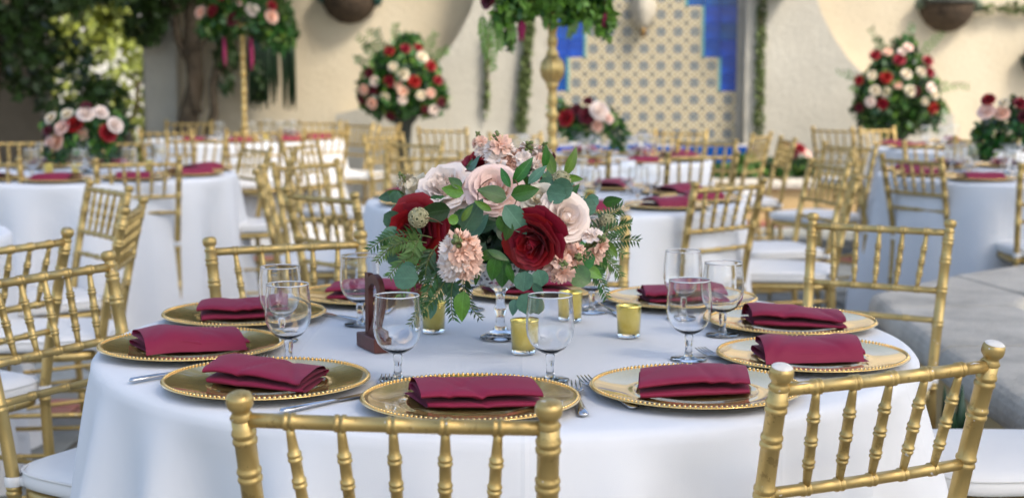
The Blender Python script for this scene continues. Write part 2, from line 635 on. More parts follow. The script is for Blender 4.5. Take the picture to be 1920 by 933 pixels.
def flare(sign):
    cx = px0(1205.5)
    pts = []
    for dz, off in ((3.3, 1.36), (2.6, 1.40), (2.05, 1.50), (1.80, 1.58), (1.58, 1.70), (1.40, 1.83), (1.25, 1.98), (1.12, 2.16), (1.02, 2.36), (0.95, 2.58), (0.90, 2.80)):
        pts.append((cx + sign * off, dz))
    inner = cx + sign * 0.905
    if sign > 0:
        o = [(inner, -.02), (cx + 2.80, -.02)] + list(reversed(pts)) + [(inner, 3.3)]
    else:
        o = [(inner, -.02), (inner, 3.3)] + pts + [(cx - 2.80, -.02)]
    return o


for sg in (1, -1):
    obj('pier', MB().add(*prism(flare(sg), 13.60, WY - .004)).mesh('pier', M['stucco_grey'], False), ft)
cxp = px0(1205.5)
obj('tile_bed', MB().add(*prism([(cxp - .902, 0.0), (cxp + .902, 0.0), (cxp + .902, 3.3), (cxp - .902, 3.3)], TY + .012, WY - .006)).mesh('tile_bed', M['grout'], False), ft)
PT = 0.1538
tmesh = MB().add(*box(-.0755, .0755, 0, .010, -.0755, .0755, .003)).mesh('star_tile', M['star_tile'], False)
bmesh_ = MB().add(*box(-.0755, .0755, 0, .010, -.0755, .0755, .003)).mesh('blue_tile', M['blue_tile'], False)
zr0 = P(1205, 218.6, TY).z
for r in range(-1, 11):
    z = zr0 + r * PT
    half = 5 if r <= 1 else (4 if r <= 3 else (3 if r <= 6 else (2 if r <= 8 else 1)))
    if r == -1:
        half = 5
    for c in range(-5, 6):
        star = abs(c) <= half
        obj('star_tile' if star else 'blue_tile', tmesh if star else bmesh_, ft, (cxp + c * PT, TY + RNG.uniform(-.001, .002), z))
# turquoise edging strips along the steps
for r0, r1, half in ((2, 3, 4), (4, 6, 3), (7, 8, 2)):
    for sg in (1, -1):
        x = cxp + sg * (half + .5) * PT
        obj('edge_strip', MB().add(*box(x - .012, x + .012, TY - .006, TY + .003, zr0 + (r0 - .5) * PT, zr0 + (r1 + .5) * PT)).mesh('edge_strip', M['turquoise'], False), ft)
zt = zr0 - 1.5 * PT
# blue ledge under the tiles, faced with cobalt tiles
obj('ledge', MB().add(*box(cxp - .90, cxp + .98, 13.24, 13.60, 0, zt - .01, .01)).mesh('ledge', M['grout'], False), ft)
for r in range(5):
    for c in range(-6, 7):
        obj('blue_tile', bmesh_, ft, (cxp + c * .1485, 13.228 + RNG.uniform(-.001, .001), zt - .09 - r * PT))
# carved spout
sp = MB()
sp.add(*sweep([(0, 0, .34), (0, -.05, .30), (0, -.09, .18), (0, -.10, .06), (0, -.07, -.02)], [.05, .11, .125, .10, .05], 14))
sp.add(*sweep([(-.10, 0, .30), (-.12, -.05, .15), (-.07, -.06, .0)], [.03, .05, .02], 8))
sp.add(*sweep([(.10, 0, .30), (.12, -.05, .15), (.07, -.06, .0)], [.03, .05, .02], 8))
pz = P(1203, 42, TY - .05)
s_o = obj('spout', sp.mesh('spout', M['lion']), ft, (pz.x, TY, pz.z - .05))
s_o.scale = (.72, .8, 1.05)
obj('spout_mouth', MB().add(*sweep([(0, -.06, -.01), (0, -.12, -.03), (0, -.14, -.08)], [.035, .035, .025], 10)).mesh('spout_mouth', simple('bronze', (.28, .17, .06), .45, .8)), s_o)

# --- low ochre pool wall in front of the fountain
pw = thing('pool_wall', 'low ochre pool wall with dark stone coping before the fountain', 'wall')
obj('wall_face', MB().add(*box(0.3, 2.95, 12.55, 12.80, -.01, .30)).mesh('wall_face', M['ochre'], False), pw)
obj('coping', MB().add(*box(0.25, 3.0, 12.50, 13.20, .302, .375, .015)).mesh('coping', M['stone'], False), pw)
obj('brick_footing', MB().add(*box(0.3, 2.95, 12.35, 12.545, -.01, .035, .008)).mesh('brick_footing', M['brick_paver'], False), pw)

# --- raised stone fountain rim beside the main table
rim = thing('stone_bench', 'grey cast stone fountain rim with rounded coping blocks beside the main table', 'stone bench')


def coping_block(pts_, soft, z0=.335, z1=.45):
    """Slab on a CCW plan polygon; edges listed in soft are bullnosed, the others are tight joints."""
    n = len(pts_)
    mb = MB()
    v, f = [], []
    for k in range(9):
        a = -PI / 2 + PI * k / 8
        z = (z0 + z1) / 2 + math.sin(a) * (z1 - z0) / 2
        for i in range(n):
            p0, p1, p2 = Vector(pts_[i - 1]), Vector(pts_[i]), Vector(pts_[(i + 1) % n])
            e1, e2 = (p1 - p0).normalized(), (p2 - p1).normalized()
            n1, n2 = Vector((-e1.y, e1.x)), Vector((-e2.y, e2.x))
            base_ = 1 - math.cos(a)
            i1 = base_ * (.040 if (i - 1) % n in soft else .007)
            i2 = base_ * (.040 if i in soft else .007)
            det = n1.x * n2.y - n1.y * n2.x
            if abs(det) < .05:
                q = p1 + n1 * i1
            else:
                q = p1 + Vector((i1 * n2.y - i2 * n1.y, n1.x * i2 - n2.x * i1)) / det
            v.append((q.x, q.y, z))
    for k in range(8):
        for i in range(n):
            i2 = (i + 1) % n
            f.append((k * n + i, k * n + i2, (k + 1) * n + i2, (k + 1) * n + i))
    f.append(tuple(8 * n + i for i in range(n)))
    f.append(tuple(reversed(range(n))))
    mb.add(v, f)
    return mb


blocks = [
    [(1.25, 2.9), (1.78, 2.9), (1.80, 4.44), (1.27, 4.40)],
    [(1.272, 4.41), (1.80, 4.452), (1.80, 5.20), (1.30, 5.16)],
    [(1.302, 5.172), (1.80, 5.212), (1.90, 5.42), (1.78, 6.04), (1.33, 5.52)],
    [(1.785, 6.05), (1.91, 5.43), (2.40, 5.90), (2.27, 6.46)],
    [(2.28, 6.468), (2.41, 5.91), (3.4, 6.0), (3.4, 6.50)],
]
for b in blocks:
    cme = coping_block(b, (1, 3, 4) if len(b) == 5 else (1, 3)).mesh('coping_block', M['stone'])
    cme.polygons.foreach_set('use_smooth', [False] * len(cme.polygons))
    for p_ in cme.polygons[-2:]:
        p_.use_smooth = False
    obj('coping_block', cme, rim)
base = [(1.36, 2.95), (1.70, 2.95), (1.70, 5.45), (2.3, 6.0), (3.4, 6.1), (3.4, 6.38), (2.32, 6.36), (1.40, 5.48)]
vb = [(x, y, -.01) for x, y in base] + [(x, y, .334) for x, y in base]
nb = len(base)
fb = [tuple(reversed(range(nb))), tuple(range(nb, 2 * nb))] + [(i, (i + 1) % nb, (i + 1) % nb + nb, i + nb) for i in range(nb)]
obj('rim_wall', MB().add(vb, fb).mesh('rim_wall', M['ochre'], False), rim)
wt = obj('pool_water', MB().add([(1.70, 2.95, .25), (3.4, 2.95, .25), (3.4, 6.05, .25), (2.3, 5.99, .25), (1.70, 5.44, .25)], [(0, 1, 2, 3, 4)]).mesh('pool_water', simple('dark_water', (.01, .03, .025), .05, 0, .2), False), kind='structure')

# ================================================================== vegetation of the setting


def leaf_cloud(centres, n, size, rng, flat=0.0, droop=0.0):
    """Many leaf-shaped quads in clumps: centres = [(x, y, z, rx, ry, rz)]."""
    rs = np.random.RandomState(rng)
    C_ = np.array(centres)
    wts = (C_[:, 3] * C_[:, 4] * C_[:, 5]) ** 0.66
    idx = rs.choice(len(C_), n, p=wts / wts.sum())
    d = rs.normal(size=(n, 3))
    d /= np.linalg.norm(d, axis=1)[:, None]
    rr = rs.uniform(0.35, 1.05, n) ** 0.6
    p = C_[idx, :3] + d * rr[:, None] * C_[idx, 3:6]
    ax = rs.normal(size=(n, 3))
    ax[:, 2] -= droop
    ax /= np.linalg.norm(ax, axis=1)[:, None]
    t = np.cross(ax, rs.normal(size=(n, 3)) + d)
    t /= np.linalg.norm(t, axis=1)[:, None]
    nn = np.cross(ax, t)
    L = size * rs.uniform(.6, 1.3, n)[:, None]
    W = L * 0.27
    v = np.stack([p - ax * L * .5, p + t * W + nn * W * .3, p + ax * L * .5, p - t * W + nn * W * .3], 1).reshape(-1, 3)
    f = [(4 * i, 4 * i + 1, 4 * i + 2, 4 * i + 3) for i in range(n)]
    return v.tolist(), f


def branchy(base, top, r0, r1, n=7, wob=.06, seed=1, seg=9):
    rg = random.Random(seed)
    b, t = Vector(base), Vector(top)
    pts, rad = [], []
    for i in range(n):
        k = i / (n - 1)
        q = b.lerp(t, k) + Vector((rg.uniform(-wob, wob), rg.uniform(-wob, wob), 0)) * (0 if i in (0,) else 1)
        pts.append(q)
        rad.append((r0 + (r1 - r0) * k) * rg.uniform(.9, 1.12))
    return sweep(pts, rad, seg)


# two shade trees by the garden opening
t1 = thing('shade_tree', 'thick brown trunked tree shading the dark garden opening, leafy crown', 'tree', (-4.78, 13.1, 0))
obj('trunk', MB().add(*branchy((0, 0, -.05), (.1, .1, 3.3), .33, .20, 9, .06, 3, 12)).mesh('trunk', M['bark']), t1)
for k, (a, l, h) in enumerate(((.3, 1.6, 3.7), (2.2, 1.4, 3.9), (4.0, 1.5, 3.5), (5.3, 1.8, 3.6))):
    obj('limb', MB().add(*branchy((.08, .08, 2.3 + .2 * k), (math.cos(a) * l, math.sin(a) * l, h), .12, .04, 6, .05, 10 + k, 8)).mesh('limb', M['bark']), t1)
obj('crown', MB().add(*leaf_cloud([(0, -.4, 2.9, .9, .8, .7), (.55, -.3, 2.0, .45, .4, .40), (.62, -.2, 1.55, .22, .25, .25), (1.3, -.2, 2.8, .9, .8, .6), (-1, 0, 2.9, 1.0, .9, .8), (.2, -1, 3.3, 1.2, 1.2, .7), (1.9, -.6, 3.2, 1.0, 1.0, .7), (2.6, -1.4, 3.5, 1.1, 1.1, .6), (3.4, -1.2, 3.6, 1.0, 1.0, .6), (1.6, -2.2, 3.6, 1.2, 1.1, .6), (3.0, -2.8, 3.9, 1.3, 1.2, .6), (3.6, -1.3, 3.5, 1.0, .9, .5), (4.3, -2.0, 3.8, 1.0, 1.0, .5), (2.6, -1.0, 3.0, .9, .8, .5), (.75, .5, 1.15, .35, .3, .5), (.45, .3, 1.5, .35, .3, .5), (1.05, .5, .9, .3, .3, .35), (.35, -.5, 1.75, .28, .3, .25), (.95, -.3, 1.95, .35, .3, .22), (1.35, -.2, 2.02, .3, .3, .2), (-.3, -.5, 2.05, .5, .4, .35)], 22000, .13, 5)).mesh('crown', M['ivy']), t1)
t2 = thing('vine_tree', 'gnarled vine trunk climbing the wall by the garden opening', 'tree', (-2.95, 13.7, 0))
obj('trunk', MB().add(*branchy((0, 0, -.05), (.12, 0, 3.2), .10, .06, 9, .06, 5, 10)).mesh('trunk', M['bark']), t2)
for k, (x0_, x1_, h) in enumerate(((.05, .55, 2.2), (.1, -.25, 2.5), (-.02, .95, 2.6))):
    obj('limb', MB().add(*branchy((x0_, -.05, .4 + .5 * k), (x1_, .05, h), .045, .02, 8, .05, 20 + k, 7)).mesh('limb', M['bark']), t2)
obj('crown', MB().add(*leaf_cloud([(-.1, -.15, 2.2, .45, .3, .4), (.5, -.1, 2.35, .5, .3, .35), (-.35, -.1, 1.75, .2, .2, .25), (.3, -.2, 3.0, 1.4, .6, .7), (.75, -.05, 1.85, .16, .14, .3), (.35, .0, 1.4, .1, .1, .35), (.65, 0, 1.2, .08, .08, .3)], 5200, .12, 8, droop=.6)).mesh('crown', M['ivy']), t2)
# unseen tall tree added so its crown keeps the sun off the tables
t3 = thing('shade_tree', 'unseen tall tree added beside the tables so its high crown shades them', 'tree', (6.2, -1.4, 0))
obj('trunk', MB().add(*branchy((0, 0, -.05), (-.6, .8, 6.6), .34, .18, 10, .07, 43, 12)).mesh('trunk', M['bark']), t3)
for k, (a, l, h) in enumerate(((.6, 2.2, 8.0), (1.7, 3.0, 8.2), (2.4, 4.2, 7.8), (3.1, 4.0, 8.1), (3.9, 2.6, 7.9), (5.2, 2.0, 8.3))):
    obj('limb', MB().add(*branchy((-.5, .7, 5.0 + .2 * k), (math.cos(a) * l - .6, math.sin(a) * l + .8, h), .14, .04, 7, .06, 50 + k, 8)).mesh('limb', M['bark']), t3)
obj('crown', MB().add(*leaf_cloud([(-5.2 + 1.7 * i + .3 * ((i * 7 + j * 5) % 3 - 1), -1.4 + 1.6 * j, 7.7 + .4 * ((i * 5 + j * 3) % 3), 1.3, 1.25, .7) for i in range(5) for j in range(6)], 15000, .27, 77)).mesh('crown', M['ivy']), t3)
# sunlit garden beyond the opening
hd = thing('garden_hedge', 'sunlit yellow green hedge seen through the garden opening', 'hedge', (-5.0, 19.5, 0))
obj('foliage', MB().add(*leaf_cloud([(-1.6, 0, .7, 1.2, .7, .9), (-.4, .5, 1.0, 1.0, .7, 1.2), (.3, 0, .8, .9, .7, 1.0), (.9, .8, 1.6, .8, .6, 1.5), (-1.9, 1, 1.6, .7, .6, 1.2), (1.8, .2, .8, 1.0, .8, 1.1)], 4600, .15, 9)).mesh('foliage', M['sun_leaf']), hd)
obj('stem', MB().add(*branchy((0, 0, -.05), (.1, .2, 1.2), .06, .03, 5, .04, 31)).mesh('stem', M['bark']), hd)
hw = thing('far_wall', 'pale sunlit wall glimpsed through the hedge leaves beyond the opening', 'wall', (-7.5, 27, 0))
obj('wall_face', MB().add(*box(-4.5, 4.5, 0, .3, -.05, 2.7)).mesh('wall_face', simple('lime_wash', (.8, .78, .70), .9), False), hw)
obj('wall_cap', MB().add(*box(-4.6, 4.6, -.06, .36, 2.703, 2.8, .02)).mesh('wall_cap', M['terracotta'], False), hw)
gt = thing('garden_tree', 'slim leafy tree standing in the sun beyond the opening', 'tree', (-5.6, 23, 0))
obj('trunk', MB().add(*branchy((0, 0, -.05), (.3, 0, 3.0), .12, .07, 6, .08, 33)).mesh('trunk', M['bark']), gt)
obj('crown', MB().add(*leaf_cloud([(0, 0, 2.6, 1.3, 1, 1.0), (.9, .2, 2.0, .6, .6, .6), (-1.0, 0, 2.1, .8, .7, .7), (1.6, .2, 3.0, 1.1, .9, .8), (.3, 0, 1.5, .35, .3, .4)], 5000, .2, 12)).mesh('crown', M['sun_leaf']), gt)
fh = obj('far_woodland', MB().add(*leaf_cloud([(-24, 40, 1.5, 6, 3, 2.6), (-16, 40, 1.5, 6, 3, 2.4), (-9.5, 42, 1.4, 4, 3, 1.9), (-3, 41, 1.5, 5, 3, 2.2)], 6000, .7, 14)).mesh('far_woodland', M['ivy']), kind='stuff')

# hanging strap-leaf plant on the wall
hp = thing('hanging_plant', 'dark teal strap leaved plant hanging on the wall by the vine', 'plant', tuple(P(515, 60, 13.7)))
mb = MB()
rg = random.Random(4)
for k in range(60):
    x = rg.uniform(-.17, .17)
    a = rg.uniform(-.25, .25)
    L = rg.uniform(.45, .72)
    pts = [(x * .6, rg.uniform(-.1, .0), .02), (x, -.14 + rg.uniform(-.05, .03), .06), (x * 1.15 + a * .1, -.19, -.18), (x * 1.2 + a * .18, -.17, -L)]
    mb.add(*sweep(pts, [.012, .026, .024, .005], 5, True, .25))
obj('leaves', mb.mesh('leaves', M['leaf_dark']), hp)
obj('pot', MB().add(*lathe([(.0, -.02), (.10, -.02), (.13, .16), (.12, .16), (.0, .14)], 16)).mesh('pot', M['pedestal']), hp, (0, -.03, 0))
obj('top_foliage', MB().add(*leaf_cloud([(0, -.08, .15, .2, .12, .16), (.12, -.1, .0, .12, .1, .1)], 420, .09, 15)).mesh('top_foliage', M['leaf']), hp)


def wall_basket(px, py, r, seed, label, leafm):
    p = P(px, py, 13.9)
    p.y = WY
    t = thing('wall_basket', label, 'planter', tuple(p), 0, 'round planters on the stucco wall')
    prof = [(0.001, -r), (r * .38, -r * .93), (r * .72, -r * .70), (r * .93, -r * .36), (r, 0), (r * .96, r * .10), (r * .9, r * .04), (.001, r * .02)]
    v, f = lathe(prof, 24)
    v = [(x, -abs(y) if y < 0 else y * .02, z) for x, y, z in v]
    obj('basket', MB().add(v, f).mesh('basket', M['moss_basket']), t)
    obj('rim', MB().add(*sweep([(r * math.cos(a) * 1.0, -abs(r * math.sin(a)) - .004, .05 * r) for a in [PI * k / 20 for k in range(21)]], [.016] * 21, 8)).mesh('rim', M['pedestal']), t)
    obj('foliage', MB().add(*leaf_cloud([(-r * .4, -r * .45, r * .18, r * .55, r * .4, r * .35), (r * .4, -r * .45, r * .25, r * .55, r * .4, r * .4), (0, -r * .5, r * .5, r * .6, r * .4, r * .4), (r * .95, -r * .3, -.02, r * .18, r * .2, r * .25), (-r * .95, -r * .3, .0, r * .16, r * .2, r * .2)], 900, .07, seed)).mesh('foliage', leafm), t)


wall_basket(657, -8, .265, 21, 'round wall basket with teal succulents above the flower ball', M['teal_leaf'])
wall_basket(1770, 8, .262, 22, 'round wall basket with grey green succulents above the tall floral mound', M['succulent'])
wall_basket(1955, 110, .20, 23, 'small green wall basket cut off at the wall end', M['leaf_dark'])
bq = P(1440, -18, 13.55)
wb = thing('wall_pot', 'brown terracotta pot bottom on the fountain pier', 'pot', (bq.x, 13.5, bq.z))
obj('pot', MB().add(*lathe([(.001, -.01), (.14, -.01), (.17, .12), (.19, .3), (.17, .3), (.001, .27)], 20)).mesh('pot', M['terracotta']), wb)
obj('foliage', MB().add(*leaf_cloud([(0, 0, .36, .18, .16, .14)], 300, .08, 24)).mesh('foliage', M['leaf']), wb)
obj('bracket', MB().add(*box(-.15, .15, -.12, .1, -.05, -.012, .01)).mesh('bracket', M['pedestal'], False), wb)

# trailing vine strands on the piers
for px_, y0_, y1_, wd, nl, lab in ((988, 40, 238, .055, 700, 'thick green vine trailing down the pier behind the candelabra'), (1421, 8, 238, .05, 520, 'olive vine trailing down the pier beside the blue tiles'), (912, 60, 200, .03, 160, 'sparse brown vine wisp on the pier under hanging greens')):
    a_, b_ = P(px_ + (4 if px_ < 1000 else 0), y0_, 13.6), P(px_ - (10 if px_ == 988 else 0), y1_, 13.6)
    a_.y = b_.y = 13.57
    v_o = thing('trailing_vine', lab, 'vine', tuple(a_), 0, 'vines hanging on the fountain piers')
    d = b_ - a_
    obj('stem', MB().add(*sweep([tuple(d * k / 8 + Vector((RNG.uniform(-.01, .01), 0, 0))) for k in range(9)], [.008] * 9, 6)).mesh('stem', M['twig']), v_o)
    obj('foliage', MB().add(*leaf_cloud([(d.x * k / 14, -.01, d.z * k / 14, wd * (1 + .35 * (k == 13)), .03, .09) for k in range(15)], nl, .055, 40 + nl)).mesh('foliage', M['moss']), v_o)
sg = P(1895, 16, 13.8)
v_o = thing('wall_sprig', 'pale green creeper sprig along the wall top', 'vine', (sg.x, WY - .05, sg.z))
obj('stem', MB().add(*sweep([(-.3, 0, .02), (0, 0, 0), (.4, 0, .03)], [.006] * 3, 6)).mesh('stem', M['twig']), v_o)
obj('foliage', MB().add(*leaf_cloud([(-.2, -.02, 0, .14, .03, .05), (.05, -.02, 0, .16, .03, .06), (.3, -.02, .02, .2, .03, .06)], 160, .07, 60)).mesh('foliage', M['moss']), v_o)

# ================================================================== gold bamboo-style banquet chairs
def ringed(p_fn, r_fn, joints, n, seg=10, jr=1.28, jw=.0028, gap=.0042):
    """Turned rod: p_fn(t), r_fn(t); joints = t values that carry a double ring."""
    L = sum((Vector(p_fn((i + 1) / 40)) - Vector(p_fn(i / 40))).length for i in range(40))
    ts = set(i / n for i in range(n + 1))
    extra = {}
    for j in joints:
        for sgn in (-1, 1):
            c = j + sgn * gap / L
            for q, m in ((-1.3, 1.0), (-.7, .75), (0, 1.0), (.7, .75), (1.3, 1.0)):
                t = c + q * jw / L
                if 0 <= t <= 1:
                    extra[t] = {-1.3: 1.0, 1.3: 1.0, 0: jr}.get(q, 1 + (jr - 1) * .8)
    ts = [t for t in ts if all(abs(t - e) > .6 * jw / L for e in extra)]
    allt = sorted([(t, 1.0) for t in ts] + list(extra.items()))
    pts = [p_fn(t) for t, _ in allt]
    rad = [r_fn(t) * m for t, m in allt]
    return sweep(pts, rad, seg)


def post_y(z):
    if z < .46:
        return -.190 - .03 * ((.46 - z) / .46) ** 1.5
    return -.190 - .085 * ((z - .46) / .42) ** 1.25


def post_x(z):
    return .171 + .0155 * max(0, (z - .46) / .42) + .006 * max(0, (.46 - z) / .46)


FIN = []


def make_chair(label):
    t = thing('banquet_chair', label, 'chair', group='gold banquet chairs set round the tables')
    gp = M['gold_paint']
    H = .846
    for s in (-1, 1):
        fn = lambda q, s=s: (s * post_x(q * H), post_y(q * H), q * H)
        mb = MB().add(*ringed(fn, lambda q: .0105 + .0030 * min(1, q * 3), [.10, .32, .53, .618 / H - .008, .694 / H + .004, .772 / H, .822 / H], 14, 14, 1.16, .0036, .0052))
        # finial cap
        ax = (Vector(fn(1)) - Vector(fn(.96))).normalized()
        prof = [(.0135, 0), (.0150, .003), (.0118, .008), (.0112, .0115), (.0138, .0145), (.0160, .0180), (.0166, .0225), (.0164, .0275), (.0150, .0315), (.0105, .0342), (.0001, .0350)]
        FIN.append(TRS(Vector(fn(1)) - ax * .001, frame(ax)))
        mb.add(*lathe(prof, 16), mat=FIN[-1])
        obj('back_post', mb.mesh('back_post', gp), t)
    offs = [-.126, -.063, 0, .063, .126]

    def rail(z, r, joints, name):
        x = post_x(z) - .006
        bow = .006
        fn = lambda q: ((2 * q - 1) * x, post_y(z) - bow * (1 - (2 * q - 1) ** 2), z)
        js = [.5 + o / (2 * x) for o in joints]
        obj(name, MB().add(*ringed(fn, lambda q: r, js, 12, 12, 1.22)).mesh(name, gp), t)
    rail(.846 - .002, .0094, offs, 'top_rail')
    rail(.694, .0086, [o * .9 for o in offs], 'lower_rail')
    rail(.618, .0080, [-.09, 0, .09], 'seat_rail')
    for o in offs:
        a = Vector((o, post_y(.838) - .005, .838))
        b = Vector((o * .9, post_y(.700) - .005, .700))
        fn = lambda q, a=a, b=b: a.lerp(b, q)
        rf = lambda q: .0052 + .0024 * min(1, q * 3.6) - (.0022 * max(0, (q - .72) / .28))
        obj('spindle', MB().add(*ringed(fn, rf, [.28, .53, .77], 12, 10, 1.26, .0024, .0034)).mesh('spindle', gp), t)
    # seat frame and panel
    def seat_outline(gr):
        pts = []
        for k in range(40):
            a = 2 * PI * k / 40
            c, s_ = math.cos(a), math.sin(a)
            e = .42
            x = math.copysign(abs(c) ** e, c)
            y = math.copysign(abs(s_) ** e, s_)
            hw = (.196 + .012 * y) + gr
            pts.append((x * hw, y * (.195 + gr) + .0, 0))
        return pts
    so_ = seat_outline(0)
    v, f = [], []
    for ins, z in ((.012, .428), (0, .432), (0, .452), (.010, .456)):
        for x, y, _ in seat_outline(-ins):
            v.append((x, y, z))
    for k in range(3):
        for i in range(40):
            i2 = (i + 1) % 40
            f.append((k * 40 + i, k * 40 + i2, (k + 1) * 40 + i2, (k + 1) * 40 + i))
    f += [tuple(range(120, 160)), tuple(reversed(range(40)))]
    obj('seat_frame', MB().add(v, f).mesh('seat_frame', gp), t)
    v, f = [], []
    rows = ((.010, .4575), (-.003, .462), (-.006, .472), (-.004, .487), (.006, .4975), (.030, .5035), (.09, .508), (.15, .5095))
    for ins, z in rows:
        for x, y, _ in seat_outline(-ins):
            v.append((x, y + (.0 if ins < .1 else 0), z))
    for k in range(len(rows) - 1):
        for i in range(40):
            i2 = (i + 1) % 40
            f.append((k * 40 + i, k * 40 + i2, (k + 1) * 40 + i2, (k + 1) * 40 + i))
    n0 = (len(rows) - 1) * 40
    f += [tuple(range(n0, n0 + 40)), tuple(reversed(range(40)))]
    cu = obj('cushion', MB().add(v, f).mesh('cushion', M['cushion']), t)
    pts = [(x, y, .4905) for x, y, _ in seat_outline(.0045)]
    obj('piping', MB().add(*sweep(pts + [pts[0]], [.0028] * 41, 6)).mesh('piping', M['cushion']), cu)
    for s in (-1, 1):
        px_, py_ = post_x(.462), post_y(.462)
        v, f = lathe([(.0165, -.010), (.0172, -.009), (.0172, .009), (.0165, .010)], 14)
        mb = MB().add(v, f, Matrix.Translation((s * px_, py_, .468)))
        mb.add(*box(-.014, .014, 0, .05, -.008, .008, .002), mat=Matrix.Translation((s * (px_ - .012), py_ + .012, .468)))
        obj('cushion_strap', mb.mesh('cushion_strap', M['cushion']), cu)
    for s in (-1, 1):
        a, b = Vector((s * .178, .165, 0)), Vector((s * .172, .160, .43))
        obj('leg', MB().add(*ringed(lambda q, a=a, b=b: a.lerp(b, q), lambda q: .0095 + .0035 * q, [.2, .5, .8], 8, 12, 1.2)).mesh('leg', gp), t)
        for z in (.15, .27):
            a2, b2 = Vector((s * .175, .163, z)), Vector((s * post_x(z), post_y(z), z))
            obj('stretcher', MB().add(*ringed(lambda q, a=a2, b=b2: a.lerp(b, q), lambda q: .0070, [.3, .7], 6, 8, 1.2)).mesh('stretcher', gp), t)
    for y_, z in ((.163, .17), (.163, .30), (None, .21)):
        yy = post_y(z) if y_ is None else y_
        obj('stretcher', MB().add(*ringed(lambda q, y=yy, z=z: ((2 * q - 1) * .172, y, z), lambda q: .0070, [.3, .7], 6, 8, 1.2)).mesh('stretcher', gp), t)
    return t


